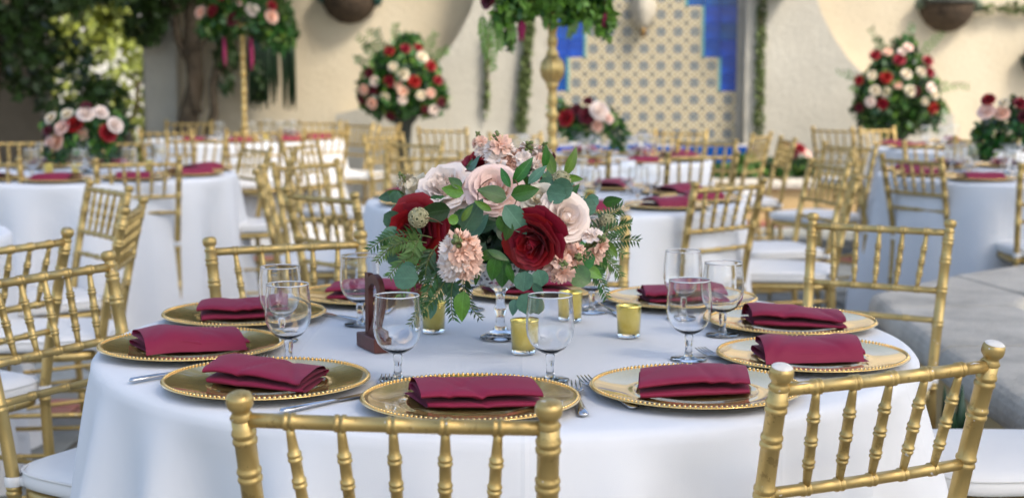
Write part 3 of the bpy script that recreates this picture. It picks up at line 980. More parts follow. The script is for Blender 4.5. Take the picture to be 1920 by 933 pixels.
# back centre (x, lens distance), facing, label
CH = [
    (-.142, 1.766, .12, .99, 'gold chair whose top rail stands before the front charger of the main table'),
    (.520, 2.040, -.454, .891, 'chipped gold chair turned towards the front charger beside the stone rim'),
    (-.965, 3.070, .87, -.49, 'gold chair at the main table with a white cushion strap by the cloth edge'),
    (-.540, 3.580, .42, -.91, 'gold chair behind the wooden number and the back chargers of the main table'),
    (.122, 4.060, -.05, -1.0, 'gold chair hidden behind the big rose centrepiece, one post showing'),
    (.990, 4.020, -.50, -.87, 'gold chair pulled out behind the main table near the stone rim end'),
    (1.285, 3.010, -1.0, -.05, 'chair beside the stone rim showing only its white cushion'),
    (-1.716, 6.860, -.25, .97, 'gold chair standing in front of the low rose table, its back to us'),
    (-1.420, 5.280, -.81, -.59, 'gold chair turned edge on before the white cloth of the low rose table'),
    (-1.130, 4.490, -.99, -.10, 'edge on gold chair with two posts in line behind the number sign side chairs'),
    (-1.187, 3.545, -.88, .47, 'gold chair with slanted spindles just behind the strapped cushion chair'),
    (-2.440, 6.880, .20, .98, 'gold chair cut by the picture edge at the low rose table'),
    (-.924, 6.680, .75, -.66, 'pale gold chair between the low rose table and the candelabra table'),
    (-.644, 4.980, .71, .70, 'gold chair leaning back beside the near edge of the candelabra table'),
    (-1.380, 8.100, -.83, -.55, 'gold chair behind the low rose table, turned towards its far side'),
    (-1.050, 6.200, .98, .10, 'gold chair seen edge on with slanting posts facing the candelabra table'),
    (-.437, 7.350, .25, -.97, 'wide gold chair back just above the pale peony of the centrepiece'),
    (-.510, 10.90, .30, .95, 'far gold chair standing under the edge of the wall flower ball'),
    (-.940, 11.50, -.80, .30, 'far narrow gold chair below the wall flower ball'),
    (-.560, 8.700, -.50, -.86, 'shaded gold chair between the wide chair back and the flower ball'),
    (-1.220, 12.00, -.75, -.66, 'far gold chair with white cushion at the flower pole table end'),
    (-1.220, 8.600, .90, -.40, 'gold chair with one thick post in front of the flower pole table'),
    (-2.700, 12.50, .10, -.99, 'rear gold chair of the flower pole table nearest the garden opening'),
    (-2.070, 12.70, .0, -1.0, 'rear gold chair directly behind the tall flower pole'),
    (-1.620, 12.60, -.20, -.97, 'rear gold chair of the flower pole table under the hanging plant'),
    (-1.940, 9.200, -.15, -.99, 'gold chair behind the burgundy napkin at the end of the low rose table'),
    (-2.950, 8.950, .30, -.95, 'shaded gold chair behind the low rose table near the brown wall'),
    (-2.240, 8.900, .05, -1.0, 'shaded gold chair directly behind the low rose centrepiece'),
    (.793, 5.430, -.65, .76, 'gold chair at the front of the candelabra table over the tall goblets'),
    (1.350, 5.860, -.97, .20, 'gold chair with white lit top rail at the candelabra table'),
    (1.420, 6.680, -.97, -.25, 'gold chair edge on behind the white lit chair of the candelabra table'),
    (1.900, 8.400, -.80, -.60, 'gold chair in the cluster behind the candelabra table, below the grey pier'),
    (2.360, 10.90, .60, .80, 'far gold chair in front of the grey pier curve'),
    (2.640, 10.95, .40, -.90, 'far gold chair standing under the tall floral mound'),
    (1.885, 7.080, .85, .53, 'gold chair with white cushion drawn up to the glass crowded table'),
    (2.450, 8.650, .05, -1.0, 'gold chair behind the glass crowded table, below the floral mound'),
    (2.380, 6.430, .10, .99, 'gold chair cut by the picture edge at the glass crowded table'),
    (1.154, 8.870, -.50, -.87, 'gold chair with pale finials before the cobalt ledge'),
    (.949, 7.430, -.30, .95, 'gold chair overlapping another before the cobalt ledge, white linen behind'),
    (1.650, 9.860, -.88, .47, 'tall looking gold chair between the cobalt ledge and the pool flowers'),
    (1.700, 9.200, -1.0, -.05, 'edge on gold chair with a glowing white cushion before the pool wall'),
    (.300, 7.500, .05, 1.0, 'gold chair partly behind the flowers at the front of the fountain table'),
    (.020, 9.950, .40, -.90, 'gold chair behind the candelabra pole at the fountain table'),
    (-2.420, 10.45, .10, .99, 'front gold chair of the flower pole table nearest the garden opening'),
    (-1.800, 10.40, -.10, .99, 'front gold chair of the flower pole table below the tall pole'),
    (-1.330, 10.75, -.62, .78, 'front gold chair of the flower pole table next to the white cushion'),
    (-1.120, 7.750, -1.0, -.10, 'gold chair edge on at the burgundy napkin end of the low rose table'),
    (-.840, 9.700, .80, -.60, 'gold chair turned aside before the flower ball, between two tables'),
    (1.750, 7.700, .96, -.25, 'gold chair edge on at the near end of the glass crowded table'),
    (2.950, 9.300, .20, .98, 'front gold chair of the rear table below the floral mound'),
    (1.180, 10.45, -.40, -.92, 'rear gold chair of the fountain table against the tiles'),
]
chair0 = None
for bx, bz, fx, fy, lab in CH:
    L = math.hypot(fx, fy)
    fx, fy = fx / L, fy / L
    by = (bz - .0435) / .9933
    loc = (bx + fx * .275, by + fy * .275, 0)
    rz = math.atan2(-fx, fy)
    if chair0 is None:
        chair0 = make_chair(lab)
        chair0.location, chair0.rotation_euler = loc, (0, 0, rz)
    else:
        c_ = dup(chair0, lab, loc, rz)
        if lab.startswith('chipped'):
            cap_me = MB().add(*lathe([(.0142, .0326), (.0112, .0346), (.006, .0356), (.0001, .0358)], 16)).mesh('white_cap', M['chip_cap_white'])  # off-white disc laid over each finial top
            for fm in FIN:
                obj('white_cap', cap_me, c_, mat=fm)
            for x_, z_, l_ in ((-.150, .8545, .012), (-.020, .8535, .016), (.012, .8530, .010), (.150, .8545, .009)):
                obj('paint_chip', MB().add(*sweep([(-l_, 0, 0), (0, .001, .0008), (l_, 0, 0)], [.0006, .0030, .0006], 6, True, .25)).mesh('paint_chip', M['chip_cap_white']), c_, (x_, post_y(.846) - .0075, z_ - .0035))

# ================================================================== tables under floor-length cloths
TOPZ = .76


def make_cloth_mesh(seed, Rt=.755, n=300, pinch=()):
    rg = random.Random(seed)
    waves = [(k, rg.uniform(0, 2 * PI), rg.uniform(.5, 1)) for k in (5, 8, 11, 13, 17)]
    prof = [(0.0, 0), (.2, 0), (.4, 0), (.6, 0), (.70, 0), (.738, -.001), (.750, -.005), (.7565, -.013), (.7585, -.026)]
    rows = [(r, z) for r, z in prof]
    for k in range(1, 25):
        rows.append((None, -.026 - (TOPZ - .028) * (k / 24)))
    v = [(0, 0, TOPZ)]
    for r, z in rows[1:]:
        for i in range(n):
            a = 2 * PI * i / n
            if r is None:
                s = -z - .026
                g = sum(w_ * math.cos(k * a + ph) for k, ph, w_ in waves) / 2.4
                g = math.copysign(abs(g) ** .85, g)
                amp = .072 * min(1, s / .60) ** .8
                rr = .7585 + .055 * s + amp * g
                for pa, pw, pm in pinch:
                    dd = (math.degrees(a) - pa + 180) % 360 - 180
                    rr += pm * (math.exp(-(dd / pw) ** 2) - .5 * math.exp(-((dd - 1.9 * pw) / pw) ** 2)) * min(1, s / .22) ** .8
            else:
                rr = r
            v.append((rr * math.cos(a), rr * math.sin(a), TOPZ + z))
    f = [(0, 1 + i, 1 + (i + 1) % n) for i in range(n)]
    for k in range(len(rows) - 2):
        for i in range(n):
            i2 = (i + 1) % n
            f.append((1 + k * n + i, 1 + (k + 1) * n + i, 1 + (k + 1) * n + i2, 1 + k * n + i2))
    return MB().add(v, f)


TB = {  # name: (x, y, label)
    'main': (-.012, 2.792, 'white floor length cloth over the main table with the big rose centrepiece'),
    'tall': (.172, 5.985, 'white cloth of the candelabra table just behind the centrepiece'),
    'low': (-2.150, 7.530, 'white cloth of the low rose table near the garden opening'),
    'glass': (2.600, 7.480, 'pale white cloth of the glass crowded table under the floral mound'),
    'pole': (-2.060, 11.55, 'white cloth of the far table with the tall flower pole'),
    'fount': (.430, 8.880, 'white cloth of the table right in front of the tiled fountain'),
    'rear': (3.250, 10.35, 'white cloth of the rear table behind the glass crowded table'),
    'side': (-2.330, 4.560, 'white cloth of the table cut by the picture edge behind slanted chairs'),
}
cm0 = make_cloth_mesh(3, pinch=((283, 4, .050), (298, 3.5, .052), (262, 4, .034), (246, 3.5, .030), (226, 3.5, .045), (211, 3.5, .036), (196, 4, .022), (318, 4, .04), (337, 5, .026))).mesh('tablecloth', M['cloth'])
cm1 = make_cloth_mesh(11).mesh('tablecloth', M['cloth'])
for k, (x, y, lab) in TB.items():
    thing('tablecloth', lab, 'tablecloth', (x, y, 0), 0 if k == 'main' else RNG.uniform(0, 6), 'white table linens', cm0 if k == 'main' else cm1)

# ================================================================== place settings
def make_charger():
    t = thing('charger_plate', '', 'plate', group='gold beaded chargers')
    prof = [(.001, .004), (.060, .004), (.092, .0045), (.096, .0065), (.099, .0065), (.104, .0055), (.112, .0060), (.135, .0098), (.152, .0135), (.160, .0150), (.1655, .0150), (.1665, .0135), (.160, .0118), (.140, .0075), (.115, .0015), (.095, .0), (.001, .0)]
    obj('dish', MB().add(*lathe(prof, 72)).mesh('dish', M['plate']), t)
    mb = MB()
    nb = 132
    v0, f0 = lathe([(.0001, -.0026), (.0023, -.0010), (.0026, .0006), (.0015, .0021), (.0001, .0026)], 6)
    for k in range(nb):
        a = 2 * PI * k / nb
        mb.add(v0, f0, Matrix.Translation((.1615 * math.cos(a), .1615 * math.sin(a), .0158)))
    obj('beaded_rim', mb.mesh('beaded_rim', M['bead']), t, kind='stuff')
    return t


def napkin_mesh(seed):
    """Loosely folded linen: a long strip folded back on itself several times."""
    rg = random.Random(seed)
    W, Lh = .064, .088
    path = [(-W * .95, .003), (-.02, .0035), (W * .7, .003), (W * .98, .0045), (W * 1.02, .0085), (W * .9, .0115), (.01, .0125), (-W * .75, .012), (-W * .95, .0145), (-W * .93, .0185), (-W * .7, .0205), (.0, .0225), (W * .65, .0200), (W * .90, .0195), (W * .97, .0235), (W * .84, .0285), (W * .45, .0320), (0, .0345), (-W * .5, .0315), (-W * .8, .025), (-W * 1.0, .014), (-W * 1.08, .004)]
    nu, nv = 26, (len(path) - 1) * 3
    pts = []
    for i in range(nv + 1):
        q = i / 3
        k = min(int(q), len(path) - 2)
        t = q - k
        p0, p1, p2, p3 = path[max(k - 1, 0)], path[k], path[k + 1], path[min(k + 2, len(path) - 1)]
        cr = lambda a, b, c, d: .5 * (2 * b + (c - a) * t + (2 * a - 5 * b + 4 * c - d) * t * t + (3 * b - a - 3 * c + d) * t ** 3)
        pts.append((cr(*[p[0] for p in (p0, p1, p2, p3)]), cr(*[p[1] for p in (p0, p1, p2, p3)])))
    sh, ph, tw = rg.uniform(-.35, .35), rg.uniform(0, 6), rg.uniform(-.25, .25)
    lump = [(rg.uniform(-.8, .8), rg.uniform(.25, .45), rg.uniform(-.003, .006)) for _ in range(4)]
    crease = [(rg.uniform(-.7, .7), rg.uniform(-.6, .6), rg.uniform(.5, 1.2)) for _ in range(3)]
    v = []
    for i, (y, z) in enumerate(pts):
        for j in range(nu + 1):
            u = -1 + 2 * j / nu
            lay = i / nv
            end = 1 - .10 * abs(u) ** 3 * math.sin(lay * 5 + seed)
            xx = u * Lh * (1 + .018 * math.sin(lay * 9 + seed * 1.7)) + y * (sh + .07 * math.sin(lay * 4 + ph))
            hz = z * 1.1 * (1.0 - .16 * u * u + .07 * math.sin(2.0 * u + ph))
            for c, s_, a in lump:
                hz += a * math.exp(-((u - c) / s_) ** 2) * min(1, z / .02)
            for c, sl_, wd in crease:
                d = (u - c - sl_ * y / W) * Lh
                hz -= .0026 * math.exp(-(d / .005) ** 2) * min(1, z / .02)
            yy = y * end + tw * u * .02
            v.append((xx, yy, max(hz, .0015 + .0008 * lay)))
    f = [(i * (nu + 1) + j, i * (nu + 1) + j + 1, (i + 1) * (nu + 1) + j + 1, (i + 1) * (nu + 1) + j) for i in range(nv) for j in range(nu)]
    return MB().add(v, f).mesh('napkin', M['napkin'])


NAP = [napkin_mesh(s) for s in (1, 2, 5, 8, 13)]


def make_goblet():
    t = thing('water_goblet', '', 'glass', group='clear stemmed goblets')
    prof = [(.0065, .0445), (.014, .0470), (.024, .0530), (.032, .0620), (.0375, .0740), (.0395, .0870), (.0393, .100), (.0385, .115), (.0368, .130), (.03608, .1388), (.0360, .1398)]
    inner = [(max(.0002, r - .0015 + .0007 * i / 11), z + (.0012 if i < 2 else 0)) for i, (r, z) in enumerate(prof)]
    inner[0] = (.0001, .0490)
    inner[1] = (.0115, .0496)
    full = [(.0001, .0447)] + prof + [(.0357, .1403)] + list(reversed(inner))
    obj('bowl', MB().add(*lathe(full, 48)).mesh('bowl', M['glass']), t)
    rm = [(.0358 * math.cos(2 * PI * k / 48), .0358 * math.sin(2 * PI * k / 48), .1404) for k in range(49)]
    obj('rim', MB().add(*sweep(rm, [.00075] * 49, 6, False)).mesh('rim', M['rim_highlight']), t)  # thin pale ring, the rim highlight painted as colour
    rimp = [(.0360 * math.cos(2 * PI * k / 40), .0360 * math.sin(2 * PI * k / 40), .1402) for k in range(41)]
    stem = [(.0001, .0035), (.010, .0045), (.0075, .010), (.0060, .018), (.0062, .026), (.0078, .033), (.0072, .037), (.0078, .041), (.0070, .0440), (.0001, .0444)]
    obj('stem', MB().add(*lathe(stem, 16)).mesh('stem', M['glass']), t)
    foot = [(.0001, .0005), (.0310, .0005), (.0322, .0018), (.0310, .0030), (.018, .0036), (.0095, .0062), (.0001, .0064)]
    obj('foot', MB().add(*lathe(foot, 36)).mesh('foot', M['glass']), t)
    return t


ch0 = make_charger()
gb0 = make_goblet()
used = {'c': False, 'g': False}


def put(key, proto, label, loc, rz=0.0):
    if not used[key]:
        used[key] = True
        proto['label'] = label
        proto.location = loc
        proto.rotation_euler = (0, 0, rz)
        return proto
    return dup(proto, label, loc, rz)


def napkin(label, loc, rz, k):
    return thing('napkin', label, 'napkin', loc, rz, 'folded burgundy napkins', NAP[k])


# main table: ten settings; angle from the camera side, counted towards the stone rim
mx, my = TB['main'][:2]
MAIN = [
    (-5, 'at the front, behind the chair rail', 0.02, 0, 0),
    (31, 'in front of the chipped chair', -0.28, 1, 0),
    (67, 'beside the stone rim, nearer to the camera', -.10, 2, .15),
    (103, 'beside the stone rim, farther from the camera', -.30, 3, .1),
    (139, 'behind the three goblets', .05, 4, .3),
    (175, 'behind the glass compote', -.05, 0, .2),
    (-149, 'behind the wooden number', .12, 1, .5),
    (-113, 'behind the single near goblet pair', .10, 2, .3),
    (-77, 'at the cloth edge by the strapped cushion', .16, 4, .2),
    (-41, 'at the front beside the lying knife', -.10, 3, 3.0),
]
for ang, where, jit, nk, nr in MAIN:
    a = R(ang)
    x, y = mx + .580 * math.sin(a), my - .580 * math.cos(a)
    put('c', ch0, 'gold beaded charger ' + where, (x, y, TOPZ + .0012), a)
    napkin('folded burgundy napkin on the charger ' + where, (x + .006 * math.sin(ang), y + .004, TOPZ + .0065), {-5: PI + .03, 31: PI + .24, 67: .10, 103: PI - .15, 139: PI - .1, 175: PI, -149: PI + .15, -113: PI + .22, -77: .30, -41: PI - .36}[ang], nk)

GOB = [
    (-.186, 2.430, 'goblet beside the wooden number, in front of the mirrored votive'),
    (.062, 2.430, 'goblet in front of the speckled gold votive'),
    (-.383, 2.560, 'goblet between the strapped cushion chargers and the number, nearest of its pair'),
    (-.432, 2.790, 'goblet half hidden behind the near one of the same pair'),
    (-.302, 2.970, 'goblet right behind the wooden number'),
    (-.090, 3.160, 'goblet under the pink stock flowers, only its foot clear'),
    (.167, 3.130, 'goblet under the round green leaves beside the chair post'),
    (.347, 3.040, 'rearmost goblet of the three by the lone votive'),
    (.402, 2.850, 'middle goblet of the three, beside the stone rim chargers'),
    (.309, 2.610, 'front goblet of the three, over the front charger'),
]
for x, Z, lab in GOB:
    y = (Z - .048) / .9933
    put('g', gb0, 'clear stemmed ' + lab, (x, y, TOPZ + .0012), RNG.uniform(0, 6))

# settings of the tables behind
SIDES = {0: 'front edge', 36: 'front, next towards the stone rim', 72: 'stone rim side', 108: 'far corner towards the stone rim', 144: 'back, next towards the stone rim', 180: 'back edge', -144: 'back, next towards the garden opening', -108: 'far corner towards the garden opening', -72: 'garden opening side', -36: 'front, next towards the garden opening'}
TN = {'tall': 'candelabra table', 'low': 'low rose table', 'glass': 'glass crowded table', 'pole': 'flower pole table', 'fount': 'fountain table', 'rear': 'rear table'}
PL = {
    'tall': (9, (0, 36, 72, 108, 144, 180, -144, -108, -72, -36)),
    'low': (3, (0, 36, 72, 108, -36, -144, 180)),
    'glass': (-6, (0, 36, -36, -72, -108, 180, -144)),
    'pole': (8, (0, 36, 72, 108, -36, 144)),
    'fount': (-4, (0, 36, 72, 108, 144, 180, -72, -108)),
    'rear': (4, (0, -36, -72, -108, 36, 180)),
}
for tn, (off, angs) in PL.items():
    tx, ty = TB[tn][:2]
    for d in angs:
        a = R(d + off)
        x, y = tx + .58 * math.sin(a), ty - .58 * math.cos(a)
        wv = f'at {SIDES[d]} of the {TN[tn]}'
        put('c', ch0, 'gold charger ' + wv, (x, y, TOPZ + .0012), a)
        napkin('burgundy napkin ' + wv, (x, y, TOPZ + .0065), a * .5 + RNG.uniform(-.3, .3), RNG.randrange(5))
        a2 = a + .17
        put('g', gb0, 'clear goblet ' + wv, (tx + .385 * math.sin(a2), ty - .385 * math.cos(a2), TOPZ + .0012))

# ------------------------------------------------------------------ cutlery
def make_knife():
    t = thing('table_knife', '', 'knife', group='steel table knives')
    pts = [(0, -.112, .004), (0, -.108, .005), (0, -.06, .0052), (0, -.01, .0045), (0, 0, .004)]
    obj('handle', MB().add(*sweep(pts, [.003, .0075, .0068, .0050, .0040], 10, True, .5)).mesh('handle', M['steel']), t)
    o = [(-.004, 0), (.005, 0), (.0085, .03), (.0085, .085), (.004, .108), (-.002, .112), (-.0045, .05)]
    v = [(x, y, .0028) for x, y in o] + [(x, y, .0044) for x, y in o]
    n = len(o)
    f = [tuple(reversed(range(n))), tuple(range(n, 2 * n))] + [(i, (i + 1) % n, (i + 1) % n + n, i + n) for i in range(n)]
    obj('blade', MB().add(v, f).mesh('blade', M['steel'], False), t)
    return t


def make_fork():
    t = thing('table_fork', '', 'fork', group='steel table forks')
    pts = [(0, -.112, .003), (0, -.108, .0036), (0, -.07, .004), (0, -.01, .0065), (0, .03, .0085)]
    obj('handle', MB().add(*sweep(pts, [.004, .0085, .0065, .0032, .0034], 10, True, .38)).mesh('handle', M['steel']), t)
    obj('neck', MB().add(*sweep([(0, .028, .0085), (0, .042, .0070), (0, .056, .0050)], [.0034, .0125, .0130], 12, True, .16)).mesh('neck', M['steel']), t)
    for k in range(4):
        x = -.0102 + .0068 * k
        obj('tine', MB().add(*sweep([(x, .054, .0052), (x, .075, .0045), (x * .96, .092, .0070), (x * .93, .105, .0105)], [.0021, .0019, .0017, .0007], 6)).mesh('tine', M['steel']), t)
    return t


kn0, fk0 = make_knife(), make_fork()
used.update(k=False, f=False)


def lay(key, proto, label, a, b):
    """a = handle end pixel, b = point towards the tip; both on the cloth."""
    def onp(px, py):
        c, s = math.cos(PITCH), math.sin(PITCH)
        k = (py - 466.5) / F_PX
        Z = (CAM_H - TOPZ - .003) / (s + k * c)
        return Vector((Z * (px - 960) / F_PX, Z * (c - k * s)))
    A, B = onp(*a), onp(*b)
    d = (B - A).normalized()
    c = A + d * .112
    put(key, proto, label, (c.x, c.y, TOPZ + .0012), math.atan2(-d.x, d.y))


lay('k', kn0, 'steel knife lying between the two front chargers and the chair rail', (526, 774), (672, 742))
lay('k', kn0, 'steel knife handle beside the charger at the strapped cushion', (243, 716), (310, 705))
lay('k', kn0, 'steel knife end showing behind the chipped chair post', (1508, 730), (1450, 712))
lay('k', kn0, 'steel knife showing behind the wooden number under a charger', (690, 606), (625, 592))
lay('k', kn0, 'steel knife crossing under the charger rim by the three goblets', (1090, 578), (1140, 566))
lay('f', fk0, 'steel fork standing out between the middle front and chipped chair chargers', (1094, 779), (1068, 700))
lay('f', fk0, 'steel fork with tines up at the foot of the number goblet', (700, 765), (735, 694))
lay('f', fk0, 'steel fork whose tines show past the napkin by the near goblet pair', (420, 720), (500, 668))
lay('f', fk0, 'steel fork half under the charger before the chipped chair', (1190, 765), (1110, 722))
lay('f', fk0, 'steel fork with tines behind the glass compote, by the goblet foot', (715, 590), (770, 563))
lay('f', fk0, 'steel fork by the goblet under the round green leaves', (1165, 592), (1115, 570))
lay('f', fk0, 'steel fork between the stone rim charger and the front charger', (1445, 700), (1340, 668))

# ------------------------------------------------------------------ votives, table number, compote
def make_votive():
    t = thing('votive_candle', '', 'candle holder', group='gold mercury glass votives')
    prof = [(.0001, .0085), (.0190, .0085), (.0215, .0088), (.0240, .058), (.0245, .0615), (.0236, .0620), (.0226, .058), (.0200, .012), (.0001, .012)]
    obj('cup', MB().add(*lathe(prof, 32)).mesh('cup', M['mercury']), t)
    obj('glass_base', MB().add(*lathe([(.0001, .0004), (.0200, .0004), (.0210, .002), (.0214, .0084), (.0001, .0084)], 32)).mesh('glass_base', M['glass']), t)
    obj('wick', MB().add(*sweep([(0, 0, .038), (.0008, 0, .046)], [.0007, .0006], 6)).mesh('wick', M['pedestal']), t)
    obj('wax', MB().add(*lathe([(.0001, .0125), (.0195, .0125), (.0205, .038), (.017, .039), (.0001, .0385)], 24)).mesh('wax', M['wax']), t)
    return t


vo0 = make_votive()
used['v'] = False
for px_, yb, lab in ((812, 627, 'gold votive behind the number goblet, in hanging leaves'), (982, 667, 'speckled gold votive at the foot of the glass compote'), (1180, 636, 'lone gold votive standing on bare cloth'), (1071, 606, 'gold votive seen through the goblet beside the compote')):
    Z = (CAM_H - TOPZ) / (math.sin(PITCH) + (yb - 466.5) / F_PX * math.cos(PITCH))
    q = P(px_, yb, Z)
    put('v', vo0, lab, (q.x, q.y + .018, TOPZ + .0012), RNG.uniform(0, 6))
for tn, dx, dy in (('tall', .12, -.35), ('tall', -.1, .3), ('low', -.12, -.2), ('low', .02, -.22), ('low', .3, .1), ('fount', -.2, -.2), ('pole', .2, -.2)):
    x, y = TB[tn][0] + dx, TB[tn][1] + dy
    dup(vo0, {(.12): 'gold votive in front of the candelabra on its table', (-.1): 'gold votive behind the candelabra base', (-.12): 'gold votive before the low rose centrepiece, nearer the brown wall', (.02): 'gold votive straight below the low red rose', (.3): 'gold votive at the napkin end of the low rose table', (-.2): 'gold votive on the fountain table', (.2): 'gold votive by the tall flower pole'}[dx], (x, y, TOPZ + .0012))

# wooden table number 12 on a base
A_, B_ = Vector((-.282, 2.70)), Vector((-.245, 2.625))
d = (B_ - A_).normalized()
c = (A_ + B_) / 2 + Vector((.012, .018))
tnb = thing('table_number', 'dark wooden cut out table number 12 standing on a wooden block', 'table number', (c.x, c.y, TOPZ + .0012), math.atan2(d.y, d.x))
obj('base', MB().add(*box(-.046, .046, -.016, .016, 0, .026, .0015)).mesh('base', M['mahogany'], False), tnb)


def digit_mesh(s):
    cu = bpy.data.curves.new('digit', 'FONT')
    cu.body = s
    cu.size = .165
    cu.extrude = .0045
    cu.bevel_depth = .0006
    cu.align_x = 'CENTER'
    o = bpy.data.objects.new('digit_tmp', cu)
    COL.objects.link(o)
    dg = bpy.context.evaluated_depsgraph_get()
    me = bpy.data.meshes.new_from_object(o.evaluated_get(dg))
    bpy.data.objects.remove(o)
    bpy.data.curves.remove(cu)
    me.materials.clear()
    me.materials.append(M['mahogany'])
    me.name = 'digit'
    return me


obj('digit', digit_mesh('1'), tnb, (-.020, 0, .024), (PI / 2, 0, 0))
obj('digit', digit_mesh('2'), tnb, (.020, 0, .024), (PI / 2, 0, 0))


def make_compote(label, loc):
    t = thing('glass_compote', label, 'glass vase', loc, 0, 'footed glass compotes')
    bowl = [(.012, .098), (.03, .101), (.052, .108), (.070, .122), (.079, .140), (.082, .152)]
    obj('bowl', MB().add(*lathe(bowl, 40)).mesh('bowl', M['cut_glass']), t)
    prof = [(.0001, .014), (.014, .018), (.0085, .030), (.0082, .046), (.0118, .054), (.0125, .060), (.0088, .066), (.0080, .082), (.012, .092), (.02, .0985), (.0001, .0990)]
    obj('stem', MB().add(*lathe(prof, 20)).mesh('stem', M['glass']), t)
    v, f = [], []
    n = 60
    fp = [(.0001, .0006), (.0375, .0006), (.0385, .003), (.0370, .005), (.030, .0075), (.021, .013), (.014, .0178), (.0001, .0182)]
    for r, z in fp:
        for k in range(n):
            a = 2 * PI * k / n
            rr = r * (1 + .035 * math.cos(15 * a)) if .01 < r < .035 else r
            v.append((rr * math.cos(a), rr * math.sin(a), z))
    for i in range(len(fp) - 1):
        for k in range(n):
            f.append((i * n + k, i * n + (k + 1) % n, (i + 1) * n + (k + 1) % n, (i + 1) * n + k))
    obj('foot', MB().add(v, f).mesh('foot', M['glass']), t)
    return t


comp = make_compote('clear cut glass compote carrying the big rose centrepiece', (-.022, 2.79, TOPZ + .0012))
dup(comp, 'glass compote under the low rose centrepiece near the garden opening', (-2.150, 7.55, TOPZ + .0012))
dup(comp, 'glass compote under the small centrepiece on the fountain table', (.430, 8.9, TOPZ + .0012))
dup(comp, 'glass compote under the centrepiece of the glass crowded table', (2.50, 7.52, TOPZ + .0012))

# ================================================================== flowers
def petal_mesh(rb, rt, h, w, curl, matn, seed=0, ruffle=0.02, name='petal', nu=5, nv=5):
    rg = random.Random(seed)
    ph = rg.uniform(0, 6)

    def fn(u, v):
        uu = 2 * u - 1
        wid = w * (.45 + .55 * math.sin(min(1, v * 1.25) * PI / 2)) * (1 - .25 * max(0, v - .75) * 2)
        a = uu * wid
        r = rb + (rt - rb) * math.sin(v * PI / 2) ** .9
        z = h * v ** 1.15 * (1 - .16 * uu * uu * v)
        if v > .72:
            k = (v - .72) / .28
            r += curl * k * k * (1 - .2 * uu * uu)
            z -= curl * .55 * k * k
        r += ruffle * math.sin(uu * 5 + ph) * v * v
        z += ruffle * .7 * math.cos(uu * 6 + ph) * v * v
        return (r * math.cos(a), r * math.sin(a), z)
    v, f = grid(nu, nv, fn)
    return MB().add(v, f).mesh(name, M[matn])


LAYERS = [  # rb, rt, h, w, curl, count
    (.03, .16, .98, 1.35, .02, 3),
    (.05, .30, 1.00, 1.15, .05, 4),
    (.07, .46, .97, 1.05, .10, 5),
    (.09, .64, .90, .95, .15, 5),
    (.10, .82, .76, .88, .20, 6),
    (.10, .98, .56, .80, .24, 6),
    (.10, 1.05, .34, .74, .26, 6),
]
PET = {}


def petals(matn, ruffle=0.0):
    key = (matn, ruffle)
    if key not in PET:
        PET[key] = [petal_mesh(rb, rt, h, w_, cu, matn, i, ruffle + .022) for i, (rb, rt, h, w_, cu, n_) in enumerate(LAYERS)]
    return PET[key]


core_me = {}


def rose(parent, loc, d, r, matn, rg, open_=1.0, ruffle=0.0, layers=7, name='rose'):
    """One rose as a part (its bud core), every petal a sub-part."""
    if matn not in core_me:
        mb = MB().add(*lathe([(.001, .0), (.20, .05), (.24, .35), (.17, .72), (.09, .86), (.001, .84)], 10))
        mb.add(*lathe([(.001, -.12), (.16, -.10), (.22, .06), (.18, .10), (.001, .06)], 10), mi=1)
        core_me[matn] = mb.mesh('rose_core', [M[matn], M['stem']])
    o = obj(name, core_me[matn], parent, mat=TRS(Vector(loc) - Vector(d).normalized() * r * .45, frame(d, rg.uniform(0, 6)), r))
    ps = petals(matn, ruffle)
    for i in range(layers):
        n = LAYERS[i][5]
        off = rg.uniform(0, 6)
        for k in range(n):
            a = off + 2 * PI * k / n + rg.uniform(-.28, .28)
            s = rg.uniform(.93, 1.06)
            m = Matrix.Rotation(a, 4, 'Z') @ Matrix.Rotation(rg.uniform(-.13, .13) + (open_ - 1) * .25 * i / 6, 4, 'Y') @ Matrix.Diagonal((s, s, s * rg.uniform(.94, 1.04), 1))
            obj('petal', ps[i], o, mat=m)
    return o


def far_rose_mesh(matn):
    """A whole rose in one small mesh, for arrangements whose petals are too small to show."""
    rg = random.Random(hash(matn) % 97 + 3)
    mb = MB().add(*lathe([(.001, .0), (.20, .05), (.24, .35), (.17, .72), (.001, .86)], 8))
    for i in (1, 3, 4, 6):
        rb, rt, h, w_, cu, n_ = LAYERS[i]
        for k in range(n_):
            a = 2 * PI * k / n_ + rg.uniform(-.2, .2) + i
            me = petal_mesh(rb, rt, h, w_, cu, matn, k, .03, 'tmp', 3, 3)
            mm = Matrix.Rotation(a, 4, 'Z')
            mb.add([tuple(p.co) for p in me.vertices], [tuple(p.vertices) for p in me.polygons], mm)
            bpy.data.meshes.remove(me)
    return mb.mesh('rose', M[matn])


FR = {k: far_rose_mesh(k) for k in ('pink', 'blush', 'cream', 'peach', 'red', 'wine')}


def floret_mesh(matn, seed):
    rg = random.Random(seed)
    mb = MB()
    for lay, (n, r, h) in enumerate(((6, 1.0, .30), (5, .72, .52), (4, .42, .62))):
        for k in range(n):
            a = 2 * PI * k / n + rg.uniform(-.25, .25) + lay
            ph = rg.uniform(0, 6)
            s = rg.uniform(.85, 1.12)

            def fn(u, v):
                uu = 2 * u - 1
                rr = r * s * v ** .8
                aa = uu * .62 * (1 - .25 * v)
                z = h * v ** .7 + .15 * math.sin(uu * 5 + ph) * v - .14 * v * v * (lay == 0) - .1 * uu * uu * v
                return (rr * math.cos(aa) + .05 * math.sin(uu * 7 + ph) * v, rr * math.sin(aa), z)
            v, f = grid(4, 3, fn)
            mb.add(v, f, Matrix.Rotation(a, 4, 'Z'))
    return mb.mesh('floret', M[matn])


